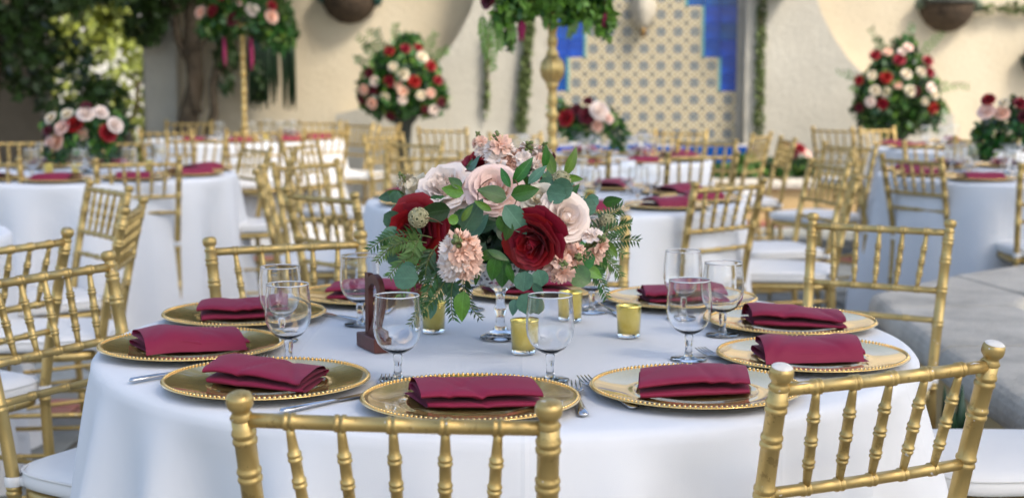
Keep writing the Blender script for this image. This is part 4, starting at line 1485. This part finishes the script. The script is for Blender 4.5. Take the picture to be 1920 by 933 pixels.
FLO = {m: [floret_mesh(m, s) for s in (1, 2, 3)] for m in ('pink', 'blush', 'peach', 'cream')}


def stock(parent, loc, d, r, mats, n, rg, elong=1.3):
    """A stock spike: green stem and buds with a head of ruffled florets."""
    d = Vector(d).normalized()
    mb = MB().add(*sweep([(0, 0, -1.6), (0, 0, -.2), (0, 0, elong * .9)], [.10, .10, .06], 7))
    for k in range(9):
        a = 2.4 * k
        mb.add(*lathe([(.001, -.13), (.09, -.05), (.11, .04), (.05, .13), (.001, .15)], 7), mat=TRS((.16 * math.cos(a) * (1 - k * .06), .16 * math.sin(a) * (1 - k * .06), elong * (.72 + .05 * k)), frame((math.cos(a), math.sin(a), .9))))
    o = obj('stock_flower', mb.mesh('stock_flower', M['stem']), parent, mat=TRS(loc, frame(d, rg.uniform(0, 6)), r))
    n = max(5, int(n * .72))
    for k in range(n):
        t = (k + .5 + rg.uniform(-.4, .4)) / n
        z = -.55 + t * (elong + .25)
        a = k * 2.399 + rg.uniform(-.7, .7)
        rad = .50 * math.sqrt(max(.05, 1 - (max(0, t - .25) / .8) ** 2))
        p = Vector((rad * math.cos(a), rad * math.sin(a), z))
        nd = Vector((math.cos(a), math.sin(a), .25 + .7 * t))
        obj('floret', rg.choice(FLO[rg.choice(mats)]), o, mat=TRS(p, frame(nd, rg.uniform(0, 6)), rg.uniform(.48, .66)))
    return o


def leaf_mesh(kind, matn):
    def fn(u, v):
        uu = 2 * u - 1
        if kind == 'round':
            w_ = .50 * math.sqrt(max(0, 1 - (2 * v - 1) ** 2)) * (1 - .12 * (v > .9))
            bend = .10
        elif kind == 'lance':
            w_ = .19 * math.sin(PI * min(1, v ** .85)) ** .9
            bend = .22
        else:
            w_ = .30 * math.sin(PI * v ** .75) ** .85
            bend = .18
        return (uu * w_, v, .10 * abs(uu) * w_ * 2 - bend * v * v + .0)
    v, f = grid(4, 7, fn)
    return MB().add(v, f).mesh('leaf', M['v_' + matn])


LF = {('round', 'eucalyptus'): 0, ('round', 'leaf_bright'): 0, ('lance', 'leaf'): 0, ('lance', 'leaf_bright'): 0, ('lance', 'leaf_dark'): 0, ('oval', 'leaf'): 0, ('oval', 'leaf_dark'): 0, ('oval', 'eucalyptus'): 0, ('oval', 'leaf_bright'): 0, ('round', 'leaf'): 0, ('lance', 'eucalyptus'): 0}
for k in list(LF):
    LF[k] = leaf_mesh(*k)


def leaf(parent, base, ang, length, kind, matn, rg, o0, tilt=0.0, nrm=None):
    """Leaf whose base sits at base, running at ang (degrees, in the view plane), blade towards the viewer."""
    a = R(ang)
    d = Vector((math.cos(a), rg.uniform(-.35, .15) + tilt, math.sin(a))).normalized()
    n = Vector(nrm) if nrm else Vector((rg.uniform(-.5, .5), -1, rg.uniform(-.2, .8)))
    x = d.cross(n).normalized()
    z = x.cross(d).normalized()
    m = Matrix((x, d, z)).transposed().to_4x4()
    obj('leaf', LF[(kind, matn)], parent, mat=Matrix.Translation(Vector(base) - o0) @ m @ Matrix.Scale(length, 4))


def spray_mesh(pts, n, L, matn, seed, wid=.13, droop=.3):
    """Fine-leaved spray: a thin stem with paired narrow leaflets."""
    rg = random.Random(seed)
    mb = MB()
    P3 = [Vector(p) for p in pts]
    seg = 24
    cur = []
    for i in range(seg + 1):
        t = i / seg
        q = [p.copy() for p in P3]
        while len(q) > 1:
            q = [q[k].lerp(q[k + 1], t) for k in range(len(q) - 1)]
        cur.append(q[0])
    mb.add(*sweep(cur, [.0011] * (seg + 1), 5), mi=1)
    for k in range(n):
        t = .12 + .88 * k / n
        i = min(int(t * seg), seg - 1)
        p = cur[i].lerp(cur[i + 1], t * seg - i)
        td = (cur[i + 1] - cur[i]).normalized()
        for s in (-1, 1):
            side = td.cross(Vector((rg.uniform(-.4, .4), -1, rg.uniform(-.4, .4)))).normalized() * s
            dd = (td * .55 + side * .8 + Vector((0, rg.uniform(-.3, .3), -droop))).normalized()
            ll = L * rg.uniform(.7, 1.15) * (1.05 - .45 * t)
            nn = dd.cross(Vector((0, -1, .2))).normalized()
            w_ = ll * wid
            up = nn.cross(dd) * w_ * .35
            v = [p, p + dd * ll * .4 + nn * w_ + up, p + dd * ll * .45, p + dd * ll * .4 - nn * w_ + up, p + dd * ll]
            mb.add(v, [(0, 1, 2), (0, 2, 3), (1, 4, 2), (2, 4, 3)])
    return mb.mesh('fern_spray', [M[matn], M['stem']])


AO = Vector((-.02, 2.79, TOPZ + .115))
arr = thing('flower_arrangement', 'big low centrepiece of blush and crimson roses with trailing greenery', 'flowers', tuple(AO))
rg = random.Random(11)


def at(px, py, Z):
    return P(px, py, Z) - AO


pxm = lambda p, Z=2.68: p * Z / F_PX
obj('moss_core', MB().add(*leaf_cloud([(0, .0, .06, .12, .09, .06), (.02, .02, .11, .11, .08, .06)], 900, .035, 71)).mesh('moss_core', M['leaf_dark']), arr, kind='stuff')
ROSES = [
    (925, 354, 2.64, 46, (-.05, -.80, .60), 'pink', 1.0, 0, 7),
    (1060, 407, 2.60, 44, (.35, -.86, .30), 'blush', 1.0, 0, 7),
    (1000, 454, 2.56, 53, (-.42, -.80, -.30), 'red', .55, .02, 7),
    (777, 432, 2.66, 54, (-.45, -.88, .05), 'red', 1.05, .015, 7),
    (905, 312, 2.80, 44, (-.1, -.35, .93), 'red', 1.0, 0, 7),
    (1046, 356, 2.84, 40, (.5, -.35, .75), 'red', 1.0, 0, 7),
    (1012, 374, 2.62, 33, (-.25, -.65, .65), 'cream', .7, 0, 6),
    (832, 350, 2.68, 46, (-.35, -.66, .66), 'blush', 1.15, .06, 7),
    (786, 352, 2.76, 32, (-.6, -.4, .7), 'cream', 1.1, .05, 6),
    (978, 312, 2.86, 40, (.1, -.2, .97), 'blush', 1.0, 0, 6),
    (868, 430, 2.78, 36, (-.1, -.9, .2), 'wine', 1.0, 0, 6),
    (1000, 300, 2.95, 40, (.2, .5, .9), 'wine', 1.0, 0, 5),
    (860, 330, 2.95, 42, (-.3, .5, .8), 'pink', 1.0, 0, 5),
]
for px_, py_, Z, rp, d, mt, op, ruf, ly in ROSES:
    rose(arr, at(px_, py_, Z), d, pxm(rp, Z), mt, rg, op, ruf, ly)
for px_, py_, Z, rp, d, mats, n in (
    (862, 482, 2.56, 40, (-.05, -.80, .58), ('blush', 'peach'), 19),
    (1050, 500, 2.58, 30, (.1, -.86, .2), ('peach',), 11),
    (1105, 462, 2.62, 30, (.45, -.75, .40), ('peach', 'blush'), 11),
    (938, 302, 2.74, 31, (-.12, -.30, .95), ('peach', 'blush'), 12),
    (985, 314, 2.74, 30, (.15, -.40, .92), ('blush', 'peach'), 11),
    (1078, 480, 2.60, 26, (.1, -.9, .1), ('peach',), 9),
    (1120, 430, 2.70, 22, (.5, -.4, .8), ('cream', 'blush'), 6),
    (770, 352, 2.78, 20, (-.6, -.3, .8), ('cream',), 6),
    (905, 278, 2.80, 18, (-.3, -.2, .95), ('blush', 'peach'), 8),
    (1012, 300, 2.80, 20, (.3, -.25, .95), ('peach', 'blush'), 8),
    (885, 395, 2.66, 13, (0, -.9, .4), ('cream',), 6),
    (1085, 520, 2.62, 15, (.2, -.9, 0), ('peach',), 6),
):
    stock(arr, at(px_, py_, Z), d, pxm(rp * 1.22, Z), mats, n, rg)
# scabiosa pods
pm = MB().add(*lathe([(.001, -.9), (.5, -.78), (.86, -.4), (1, 0), (.86, .5), (.5, .86), (.001, 1)], 16)).mesh('seed_pod', M['pod'])
cup = MB().add(*lathe([(.30, 0), (.36, .10), (.34, .22), (.24, .20), (.16, .06)], 10)).mesh('pod_cup', M['pod'])
hol = MB().add(*lathe([(.001, .03), (.2, .05)], 10)).mesh('pod_hollow', M['pod_hole'])
for px_, py_, Z, rp, d in ((785, 408, 2.58, 18, (-.1, -1, .2)), (1052, 338, 2.66, 17, (.1, -.9, .45)), (1139, 416, 2.66, 15, (.2, -.9, .3)), (757, 398, 2.72, 11, (-.4, -.8, .4))):
    o = obj('seed_pod', pm, arr, mat=TRS(at(px_, py_, Z), frame(d, rg.uniform(0, 6)), pxm(rp, Z)))
    for k in range(26):
        zz = 1 - 2 * (k + .5) / 30
        a = k * 2.39996
        q = Vector((math.sqrt(1 - zz * zz) * math.cos(a), math.sqrt(1 - zz * zz) * math.sin(a), zz))
        obj('pod_cup', cup, o, mat=TRS(q * .93, frame(q), .72))
        obj('pod_hollow', hol, o, mat=TRS(q * .955, frame(q), 1.0))
    obj('stem', MB().add(*sweep([(0, 0, -.8), (.2, .1, -3), (.1, .3, -6)], [.12, .10, .10], 6)).mesh('stem', M['twig']), o)
# hand placed leaves: px, py of base, angle, length px, kind, material, Z
for px_, py_, an, ln, kd, mt, Z in (
    (957, 352, 118, 46, 'lance', 'leaf', 2.56), (962, 345, 55, 66, 'lance', 'leaf', 2.58), (958, 366, 12, 58, 'oval', 'leaf', 2.55), (950, 372, 158, 62, 'oval', 'leaf', 2.55), (946, 384, -52, 74, 'oval', 'eucalyptus', 2.54), (935, 404, -62, 46, 'oval', 'leaf', 2.54), (922, 395, 150, 40, 'lance', 'leaf_bright', 2.55), (960, 418, -115, 40, 'oval', 'leaf', 2.54),
    (866, 352, 140, 34, 'oval', 'leaf', 2.56), (870, 362, 168, 46, 'oval', 'leaf_bright', 2.56), (866, 415, 60, 40, 'lance', 'leaf_bright', 2.56), (860, 412, 175, 24, 'round', 'leaf_bright', 2.55), (868, 432, 58, 76, 'oval', 'eucalyptus', 2.58), (880, 445, 55, 60, 'oval', 'eucalyptus', 2.6), (845, 392, 190, 70, 'oval', 'leaf_dark', 2.62), (800, 385, 30, 44, 'oval', 'leaf', 2.66), (850, 400, -20, 60, 'oval', 'leaf_dark', 2.63),
    (1040, 330, 108, 60, 'lance', 'leaf_bright', 2.72), (1058, 330, 62, 62, 'lance', 'leaf_bright', 2.72), (1055, 332, -8, 44, 'lance', 'leaf_bright', 2.72), (1020, 315, 80, 48, 'lance', 'leaf', 2.7), (1010, 352, 30, 44, 'oval', 'eucalyptus', 2.66), (990, 345, 48, 52, 'lance', 'eucalyptus', 2.64),
    (758, 452, 165, 56, 'round', 'eucalyptus', 2.66), (752, 420, 150, 44, 'round', 'eucalyptus', 2.68), (752, 405, 120, 30, 'round', 'eucalyptus', 2.7), (760, 470, 215, 50, 'round', 'eucalyptus', 2.68), (735, 380, 60, 30, 'round', 'eucalyptus', 2.75),
    (785, 522, 178, 58, 'round', 'eucalyptus', 2.56), (778, 512, 150, 36, 'round', 'eucalyptus', 2.60), (850, 525, 255, 40, 'round', 'eucalyptus', 2.62), (818, 560, 250, 46, 'lance', 'eucalyptus', 2.62), (870, 545, 262, 62, 'oval', 'leaf_bright', 2.58), (842, 510, 230, 44, 'round', 'eucalyptus', 2.64),
    (1075, 352, 185, 50, 'round', 'eucalyptus', 2.58), (1062, 366, 172, 46, 'round', 'eucalyptus', 2.58), (1086, 392, 14, 40, 'round', 'eucalyptus', 2.64), (1100, 382, 30, 30, 'round', 'eucalyptus', 2.66),
    (985, 508, 262, 46, 'round', 'eucalyptus', 2.52), (1008, 505, 285, 40, 'round', 'eucalyptus', 2.54), (992, 548, 262, 50, 'round', 'eucalyptus', 2.53), (1002, 560, 285, 36, 'round', 'eucalyptus', 2.54), (965, 560, 262, 34, 'oval', 'eucalyptus', 2.55), (1000, 530, 305, 34, 'oval', 'eucalyptus', 2.54),
    (1066, 508, -25, 54, 'round', 'leaf', 2.58), (1075, 490, 12, 50, 'round', 'leaf', 2.60), (1095, 500, -30, 44, 'oval', 'leaf_bright', 2.62), (1130, 455, -40, 40, 'oval', 'leaf_bright', 2.66), (1120, 475, -70, 44, 'oval', 'leaf', 2.66),
    (915, 470, -20, 46, 'lance', 'leaf', 2.56), (930, 480, -100, 52, 'oval', 'leaf', 2.56), (935, 470, 200, 56, 'lance', 'leaf', 2.56), (945, 480, -130, 54, 'lance', 'leaf', 2.56), (910, 455, 230, 50, 'oval', 'leaf_dark', 2.6), (950, 495, -70, 44, 'lance', 'leaf', 2.56), (900, 500, 250, 40, 'lance', 'leaf', 2.58), (890, 430, 20, 50, 'oval', 'leaf_dark', 2.62), (930, 430, -30, 50, 'oval', 'leaf_dark', 2.62), (860, 440, 170, 56, 'oval', 'leaf_dark', 2.66),
    (760, 372, 160, 40, 'oval', 'leaf', 2.78), (742, 366, 190, 36, 'oval', 'eucalyptus', 2.8), (1130, 380, 10, 40, 'oval', 'leaf', 2.8),
):
    leaf(arr, P(px_, py_, Z), an, pxm(ln * (.84 if kd == 'round' else .94), Z), kd, mt, rg, AO)
# darker filling leaves through the body
for k in range(190):
    th, ph = rg.uniform(0, 2 * PI), rg.uniform(-.40, 1.2)
    rr = rg.uniform(.62, .98)
    q = Vector((.168 * rr * math.cos(th) * math.cos(ph), .150 * rr * math.sin(th) * math.cos(ph), .085 + .115 * rr * math.sin(ph)))
    if q.y < -.11 and q.z > .05:
        q.y *= .8
    out = Vector((q.x, 0, q.z - .07))
    leaf(arr, q + AO, math.degrees(math.atan2(out.z, out.x)) + rg.uniform(-50, 50), rg.uniform(.038, .062), rg.choice(('oval', 'lance', 'lance')), rg.choice(('leaf', 'leaf_dark', 'leaf_dark', 'leaf', 'eucalyptus')), rg, AO, 0, (q.x * 3 + rg.uniform(-.5, .5), q.y * 4 - .3, rg.uniform(.0, .9)))
# fine ferny sprays
for k, (p0, p1, p2, n, mt) in enumerate((
    ((800, 455), (740, 440), (705, 492), 15, 'fern'), ((815, 470), (760, 470), (728, 520), 16, 'fern'), ((810, 445), (735, 425), (690, 470), 14, 'leaf'), ((815, 490), (780, 500), (748, 560), 15, 'fern'), ((830, 500), (800, 530), (790, 590), 14, 'leaf'), ((800, 480), (745, 455), (712, 455), 14, 'fern'), ((838, 520), (815, 560), (770, 612), 13, 'leaf'), ((850, 520), (842, 560), (850, 600), 10, 'leaf'),
    ((790, 440), (770, 470), (765, 520), 16, 'fern'), ((820, 460), (790, 490), (800, 545), 16, 'leaf'),
    ((1100, 470), (1150, 440), (1200, 452), 14, 'leaf'), ((1095, 480), (1140, 470), (1165, 520), 15, 'fern'), ((1100, 460), (1150, 420), (1185, 420), 13, 'leaf'), ((1090, 490), (1120, 500), (1140, 560), 14, 'leaf'), ((1085, 480), (1130, 450), (1172, 478), 14, 'fern'), ((1110, 450), (1140, 395), (1165, 390), 12, 'leaf'),
    ((870, 510), (862, 560), (905, 600), 10, 'leaf'),
)):
    z0 = 2.62 if k < 10 else 2.66
    a_, b_, c_ = at(*p0, z0), at(*p1, z0 - .03 + .01 * (k % 4)), at(*p2, z0 + .01 * (k % 3))
    obj('fern_spray', spray_mesh((a_, b_, c_), n, .026, mt, 90 + k), arr)
# thin brown twigs arching over the pink rose
for a_, b_, c_ in (((957, 400), (985, 350), (962, 335)), ((905, 400), (880, 350), (922, 335)), ((830, 420), (800, 400), (790, 415))):
    pts = [at(*a_, 2.60), at(*b_, 2.55), at(*c_, 2.58)]
    cur = [tuple(Vector(pts[0]).lerp(pts[1], t).lerp(Vector(pts[1]).lerp(pts[2], t), t)) for t in [i / 10 for i in range(11)]]
    obj('twig', MB().add(*sweep(cur, [.0011] * 11, 5)).mesh('twig', M['twig']), arr)


def arrangement(name, label, cat, loc, flowers, clouds, nl, size, seed, group=None, mats=('leaf', 'leaf_bright', 'leaf_dark'), droop=0.0):
    """flowers: (x, y, z, r, material) relative to loc; foliage in three greens."""
    rgl = random.Random(seed)
    t = thing(name, label, cat, tuple(loc), 0, group)
    c = Vector((sum(q[0] for q in clouds) / len(clouds), sum(q[1] for q in clouds) / len(clouds), sum(q[2] for q in clouds) / len(clouds) - .03))
    for x, y, z, r, mt in flowers:
        d = (Vector((x, y, z)) - c)
        d = d.normalized() + Vector((0, -.5, .1))
        obj('rose', FR[mt], t, mat=TRS((x, y, z), frame(d, rgl.uniform(0, 6)), r))
    for i, (mt, fr) in enumerate(zip(mats, (.5, .22, .28))):
        obj('foliage', MB().add(*leaf_cloud(clouds, int(nl * fr), size * (1 - .1 * i), seed + i, droop=droop)).mesh('foliage', M[mt]), t, kind='stuff')
    return t


def from_px(loc, items, Z, dy):
    out = []
    for px_, py_, rp, mt in items:
        q = P(px_, py_, Z)
        out.append((q.x - loc[0], dy + RNG.uniform(-.02, .02), q.z - loc[2], rp * (.74 if Z > 12 else .86) * Z / F_PX, mt))
    return out


# low rose centrepiece on the left table
L3 = (-2.150, 7.55, TOPZ + .115)
arrangement('flower_arrangement', 'low centrepiece of pink and red roses near the dark garden opening', 'flowers', L3,
            from_px(L3, [(142, 235, 17, 'red'), (203, 250, 17, 'red'), (165, 215, 16, 'blush'), (190, 212, 14, 'blush'), (120, 240, 15, 'pink'), (218, 235, 15, 'blush'), (110, 265, 17, 'peach'), (155, 252, 12, 'peach'), (165, 200, 10, 'wine'), (96, 245, 11, 'wine'), (95, 268, 12, 'pink'), (100, 222, 12, 'cream'), (128, 215, 12, 'cream')], 7.45, -.10),
            [(0, 0, .06, .17, .14, .09), (-.1, 0, .12, .12, .1, .08), (.1, 0, .12, .11, .1, .09), (.12, -.08, .0, .07, .05, .06), (-.12, -.08, .0, .07, .05, .06)], 800, .055, 200, 'low centrepieces on the tables behind')
# small centrepiece in front of the tiles
L6 = (.430, 8.9, TOPZ + .115)
arrangement('flower_arrangement', 'small centrepiece of crimson roses before the star tiles', 'flowers', L6,
            from_px(L6, [(1062, 222, 16, 'red'), (1100, 218, 16, 'wine'), (1123, 209, 18, 'blush'), (1120, 236, 12, 'peach'), (1102, 190, 9, 'wine'), (1080, 205, 10, 'wine'), (1140, 222, 10, 'pink')], 8.75, -.12),
            [(0, 0, .08, .17, .13, .10), (-.08, 0, .13, .11, .1, .08), (.1, 0, .12, .1, .1, .09), (.2, -.06, .02, .06, .05, .11), (-.16, -.03, .17, .06, .05, .06)], 760, .06, 210, 'low centrepieces on the tables behind')
L4 = (2.50, 7.52, TOPZ + .115)
arrangement('flower_arrangement', 'centrepiece of pink and red roses cut by the picture edge', 'flowers', L4,
            from_px(L4, [(1851, 188, 13, 'red'), (1908, 195, 13, 'red'), (1848, 210, 16, 'pink'), (1875, 213, 14, 'peach'), (1876, 193, 10, 'cream'), (1915, 220, 12, 'wine'), (1935, 200, 14, 'blush'), (1950, 225, 13, 'red'), (1960, 190, 12, 'pink')], 7.42, -.10),
            [(0, 0, .09, .17, .14, .10), (.1, 0, .14, .12, .1, .09), (-.1, 0, .08, .1, .1, .09), (-.15, -.05, .0, .07, .05, .05), (.02, 0, .22, .06, .06, .06)], 800, .055, 220, 'low centrepieces on the tables behind')


def mound(label, cx_, cy_, Z, items, rx, rz_, seed, ped):
    q = P(cx_, cy_, Z)
    loc = (q.x, q.y, q.z)
    p_ = thing('flower_pedestal', ped, 'pedestal', (q.x, q.y, 0))
    obj('base', MB().add(*box(-.15, .15, -.15, .15, 0, .05, .01)).mesh('base', M['pedestal'], False), p_)
    hh = q.z - rz_ * .55
    obj('column', MB().add(*lathe([(.0001, .05), (.10, .05), (.06, .12), (.05, hh * .6), (.07, hh - .16), (.12, hh - .10), (.14, hh), (.12, hh), (.0001, hh - .04)], 20)).mesh('column', M['pedestal']), p_)
    t_ = arrangement('flower_mound', label, 'flowers', loc, from_px(loc, items, Z - rx * .8, -rx * .78),
                [(0, 0, 0, rx * .86, rx * .75, rz_ * .8), (-rx * .5, 0, -rz_ * .3, rx * .5, rx * .5, rz_ * .45), (rx * .5, 0, -rz_ * .35, rx * .5, rx * .5, rz_ * .45), (0, 0, rz_ * .55, rx * .5, rx * .4, rz_ * .35), (-rx * .2, -rx * .35, -rz_ * .1, rx * .8, rx * .55, rz_ * .75), (rx * .1, 0, rz_ * .75, rx * .35, .1, rz_ * .38)], 3600, .095, seed, 'floral mounds on pedestals by the wall')
    rgm = random.Random(seed)
    for k in range(8):
        a = rgm.uniform(-.5, PI + .5)
        e = Vector((math.cos(a) * rx, -.05, math.sin(a) * rz_))
        o_ = e * rgm.uniform(1.12, 1.45) + Vector((rgm.uniform(-.05, .05), -.05, 0))
        obj('spray', spray_mesh((e * .6, e * 1.05 + Vector((0, -.03, .04)), o_), 8, .075, rgm.choice(('leaf', 'fern', 'leaf')), seed + k, .2, .1), t_)


mound('round flower ball of red and cream roses before the tan wall', 757, 155, 12.9,
      [(730, 97, 11, 'red'), (761, 92, 11, 'red'), (785, 90, 9, 'red'), (737, 126, 10, 'cream'), (755, 140, 13, 'cream'), (792, 107, 12, 'cream'), (808, 124, 12, 'red'), (693, 137, 11, 'wine'), (702, 153, 11, 'blush'), (729, 153, 12, 'red'), (776, 154, 13, 'red'), (821, 151, 10, 'red'), (682, 168, 11, 'peach'), (721, 182, 10, 'cream'), (755, 172, 11, 'peach'), (754, 187, 10, 'blush'), (789, 179, 10, 'cream'), (807, 175, 10, 'peach'), (697, 194, 12, 'peach'), (678, 188, 9, 'wine'), (700, 170, 9, 'wine'), (813, 206, 12, 'blush'), (826, 191, 10, 'wine'), (731, 218, 10, 'wine'), (745, 158, 10, 'peach'), (797, 205, 9, 'wine')],
      .40, .38, 230, 'dark pedestal carrying the round flower ball')
mound('tall floral mound of red and blush roses before the bright wall', 1684, 175, 12.9,
      [(1640, 104, 12, 'red'), (1662, 98, 9, 'peach'), (1684, 113, 13, 'red'), (1701, 90, 10, 'pink'), (1738, 115, 12, 'red'), (1742, 136, 11, 'red'), (1661, 146, 13, 'red'), (1699, 140, 11, 'cream'), (1727, 135, 11, 'cream'), (1635, 142, 10, 'cream'), (1611, 151, 10, 'red'), (1640, 170, 11, 'cream'), (1662, 174, 11, 'cream'), (1706, 171, 12, 'cream'), (1718, 172, 10, 'wine'), (1633, 191, 11, 'blush'), (1655, 195, 12, 'red'), (1613, 202, 10, 'wine'), (1752, 203, 12, 'red'), (1745, 165, 11, 'blush'), (1753, 178, 10, 'cream'), (1736, 190, 9, 'cream'), (1684, 160, 9, 'peach'), (1690, 98, 9, 'blush')],
      .40, .44, 240, 'dark pedestal carrying the tall floral mound')

# flowers planted on the pool wall
L8 = P(1490, 300, 12.5)
L8 = (L8.x, 12.85, .376)
arrangement('flower_arrangement', 'cluster of red and cream roses on the stone pool coping', 'flowers', L8,
            from_px(L8, [(1468, 272, 12, 'red'), (1466, 287, 9, 'cream'), (1500, 280, 13, 'red'), (1515, 290, 9, 'pink'), (1490, 290, 9, 'wine')], 12.7, -.12),
            [(0, 0, .10, .16, .12, .10), (-.14, 0, .08, .12, .1, .09), (.15, 0, .09, .13, .1, .09)], 500, .08, 250)
L9 = P(1395, 320, 12.7)
gl = thing('planted_greens', 'low mixed greens growing along the pool coping by the cobalt ledge', 'plant', (L9.x, 12.85, .376))
obj('foliage', MB().add(*leaf_cloud([(-.1, 0, .06, .22, .12, .07), (.2, 0, .05, .2, .12, .06), (.05, .0, .12, .1, .1, .08)], 500, .08, 260)).mesh('foliage', M['fern']), gl)
obj('stem', MB().add(*sweep([(0, 0, 0), (.02, 0, .08), (.05, 0, .15)], [.01, .008, .004], 6)).mesh('stem', M['stem']), gl)

# ------------------------------------------------------------------ tall gold stands with hanging flowers
def gold_stand(label, x, y, zball, ztop, ball=True):
    t = thing('candelabra_stand', label, 'flower stand', (x, y, TOPZ + .0012), 0, 'tall gold flower stands')
    h = ztop - TOPZ
    zb = zball - TOPZ
    obj('base', MB().add(*lathe([(.0001, 0), (.115, 0), (.12, .012), (.085, .03), (.04, .05), (.024, .09), (.0001, .09)], 28)).mesh('base', M['gold_paint']), t)
    prof = [(.0001, .09)]
    for k in range(40):
        z = .09 + (h - .09) * k / 39
        prof.append((.0185 + .0035 * math.sin(k * 1.9) + (.006 if k % 7 == 0 else 0), z))
    prof.append((.0001, h))
    obj('pole', MB().add(*lathe(prof, 14)).mesh('pole', M['gold_paint']), t)
    if ball:
        pts = [(.018, zb - .062), (.026, zb - .05), (.042, zb - .03), (.047, zb), (.042, zb + .03), (.026, zb + .05), (.02, zb + .062)]
        v, f = [], []
        n = 48
        for r, z in pts:
            for k in range(n):
                a = 2 * PI * k / n
                rr = r * (1 + .06 * math.cos(12 * a))
                v.append((rr * math.cos(a), rr * math.sin(a), z))
        for i in range(len(pts) - 1):
            for k in range(n):
                f.append((i * n + k, i * n + (k + 1) % n, (i + 1) * n + (k + 1) % n, (i + 1) * n + k))
        obj('ball', MB().add(v, f).mesh('ball', M['gold_paint']), t)
    obj('top_plate', MB().add(*lathe([(.0001, h), (.09, h), (.10, h + .012), (.03, h + .02), (.0001, h + .02)], 24)).mesh('top_plate', M['gold_paint']), t)
    return t


def tassel(parent, p, L, r, seed):
    rgl = random.Random(seed)
    mb = MB()
    for k in range(5):
        a = rgl.uniform(0, 6)
        pts, rad = [], []
        for i in range(12):
            q = i / 11
            pts.append((p[0] + math.cos(a) * r * .5 * q + rgl.uniform(-1, 1) * r * .15, p[1] + math.sin(a) * r * .4 * q, p[2] - L * q * rgl.uniform(.92, 1.0)))
            rad.append(r * (.25 + .45 * math.sin(PI * min(1, q * 1.1)) + rgl.uniform(-.06, .06)))
        pts.sort(key=lambda u: -u[2])
        mb.add(*sweep(pts, rad, 7))
    obj('amaranth_tassel', mb.mesh('amaranth_tassel', M['magenta']), parent)


cx2, cy2 = TB['tall'][:2]
gold_stand('tall gold stand with a ribbed ball rising behind the centrepiece', cx2 - .012, cy2, P(1030, 131, 6.0).z, P(1010, 10, 6.0).z)
L2 = (cx2 - .012, cy2, P(1010, 10, 6.0).z + .02)
ar2 = arrangement('hanging_flowers', 'lime greens and magenta tassels hanging from the tall gold stand', 'flowers', L2,
                  from_px(L2, [(918, 2, 18, 'wine'), (985, -30, 18, 'red'), (1030, -35, 18, 'blush'), (1090, -25, 18, 'red'), (950, -40, 18, 'pink')], 5.85, -.12),
                  [(0, 0, .04, .22, .2, .10), (-.12, -.05, -.02, .12, .1, .07), (.12, -.05, -.02, .12, .1, .07), (-.19, -.08, -.07, .05, .05, .10), (-.17, -.05, -.15, .025, .03, .06), (.2, -.05, -.09, .045, .05, .08), (.02, -.1, -.05, .08, .06, .06), (.06, -.05, .0, .1, .1, .05)], 1700, .06, 270, None, ('leaf_bright', 'leaf_bright', 'leaf'), droop=.9)
for px_, py_, Ln, r_, sd in ((978, 30, .10, .016, 1), (1131, 0, .11, .018, 2), (1035, -10, .09, .016, 3)):
    q = P(px_, py_, 5.85) - Vector(L2)
    tassel(ar2, (q.x, q.y, q.z), Ln, r_, sd)
for k in range(7):
    px_ = (905, 930, 950, 1075, 1110, 960, 920)[k]
    a_ = P(px_, 20, 5.85) - Vector(L2)
    b_ = P(px_ + RNG.uniform(-10, 10), (110, 95, 75, 70, 60, 60, 135)[k], 5.82) - Vector(L2)
    m_ = a_.lerp(b_, .5) + Vector((RNG.uniform(-.02, .02), -.03, 0))
    obj('trailing_spray', spray_mesh((a_, m_, b_), 12, .045, 'leaf_bright', 300 + k, .16, .7), ar2)
x5, y5 = TB['pole'][:2]
gold_stand('slim gold pole on the far table carrying roses', x5, y5, P(450, 130, 11.5).z, P(450, 50, 11.5).z, False)
L5 = (x5, y5, P(450, 45, 11.5).z)
ar5 = arrangement('hanging_flowers', 'roses and green sprays on top of the slim far pole', 'flowers', L5,
                  from_px(L5, [(402, 22, 11, 'red'), (437, 37, 13, 'wine'), (475, 20, 13, 'blush'), (510, 32, 13, 'peach'), (380, 25, 11, 'peach'), (512, 12, 9, 'red'), (450, 5, 11, 'pink'), (420, -5, 11, 'red')], 11.35, -.12),
                  [(0, 0, .04, .26, .2, .12), (-.2, 0, -.02, .13, .1, .1), (.2, 0, -.03, .16, .1, .12), (.28, -.03, -.12, .13, .08, .12), (-.25, -.03, -.05, .1, .08, .08), (-.02, 0, .2, .25, .2, .15)], 1300, .085, 280, None, ('leaf', 'leaf_bright', 'leaf'), droop=.5)
for k, (px_, L_) in enumerate(((420, .22), (470, .26))):
    q = P(px_, 70, 11.4) - Vector(L5)
    tassel(ar5, (q.x, q.y, q.z), L_, .02, 20 + k)

# small pot with a dark pointed leaf against the stone rim
pt = thing('terracotta_pot', 'small red brown pot with a dark pointed leaf below the stone rim', 'pot', (1.14, 3.72, 0))
obj('pot', MB().add(*lathe([(.0001, 0), (.05, 0), (.075, .30), (.082, .31), (.07, .31), (.0001, .27)], 20)).mesh('pot', M['terracotta']), pt)
for k, a in enumerate((0, 1.3, 2.4, 3.8, 5)):
    obj('leaf', MB().add(*sweep([(.02 * math.cos(a), .02 * math.sin(a), .26), (.04 * math.cos(a), .04 * math.sin(a), .38), (.05 * math.cos(a), .05 * math.sin(a), .47)], [.012, .016, .001], 6, True, .3)).mesh('leaf', M['leaf_dark']), pt)
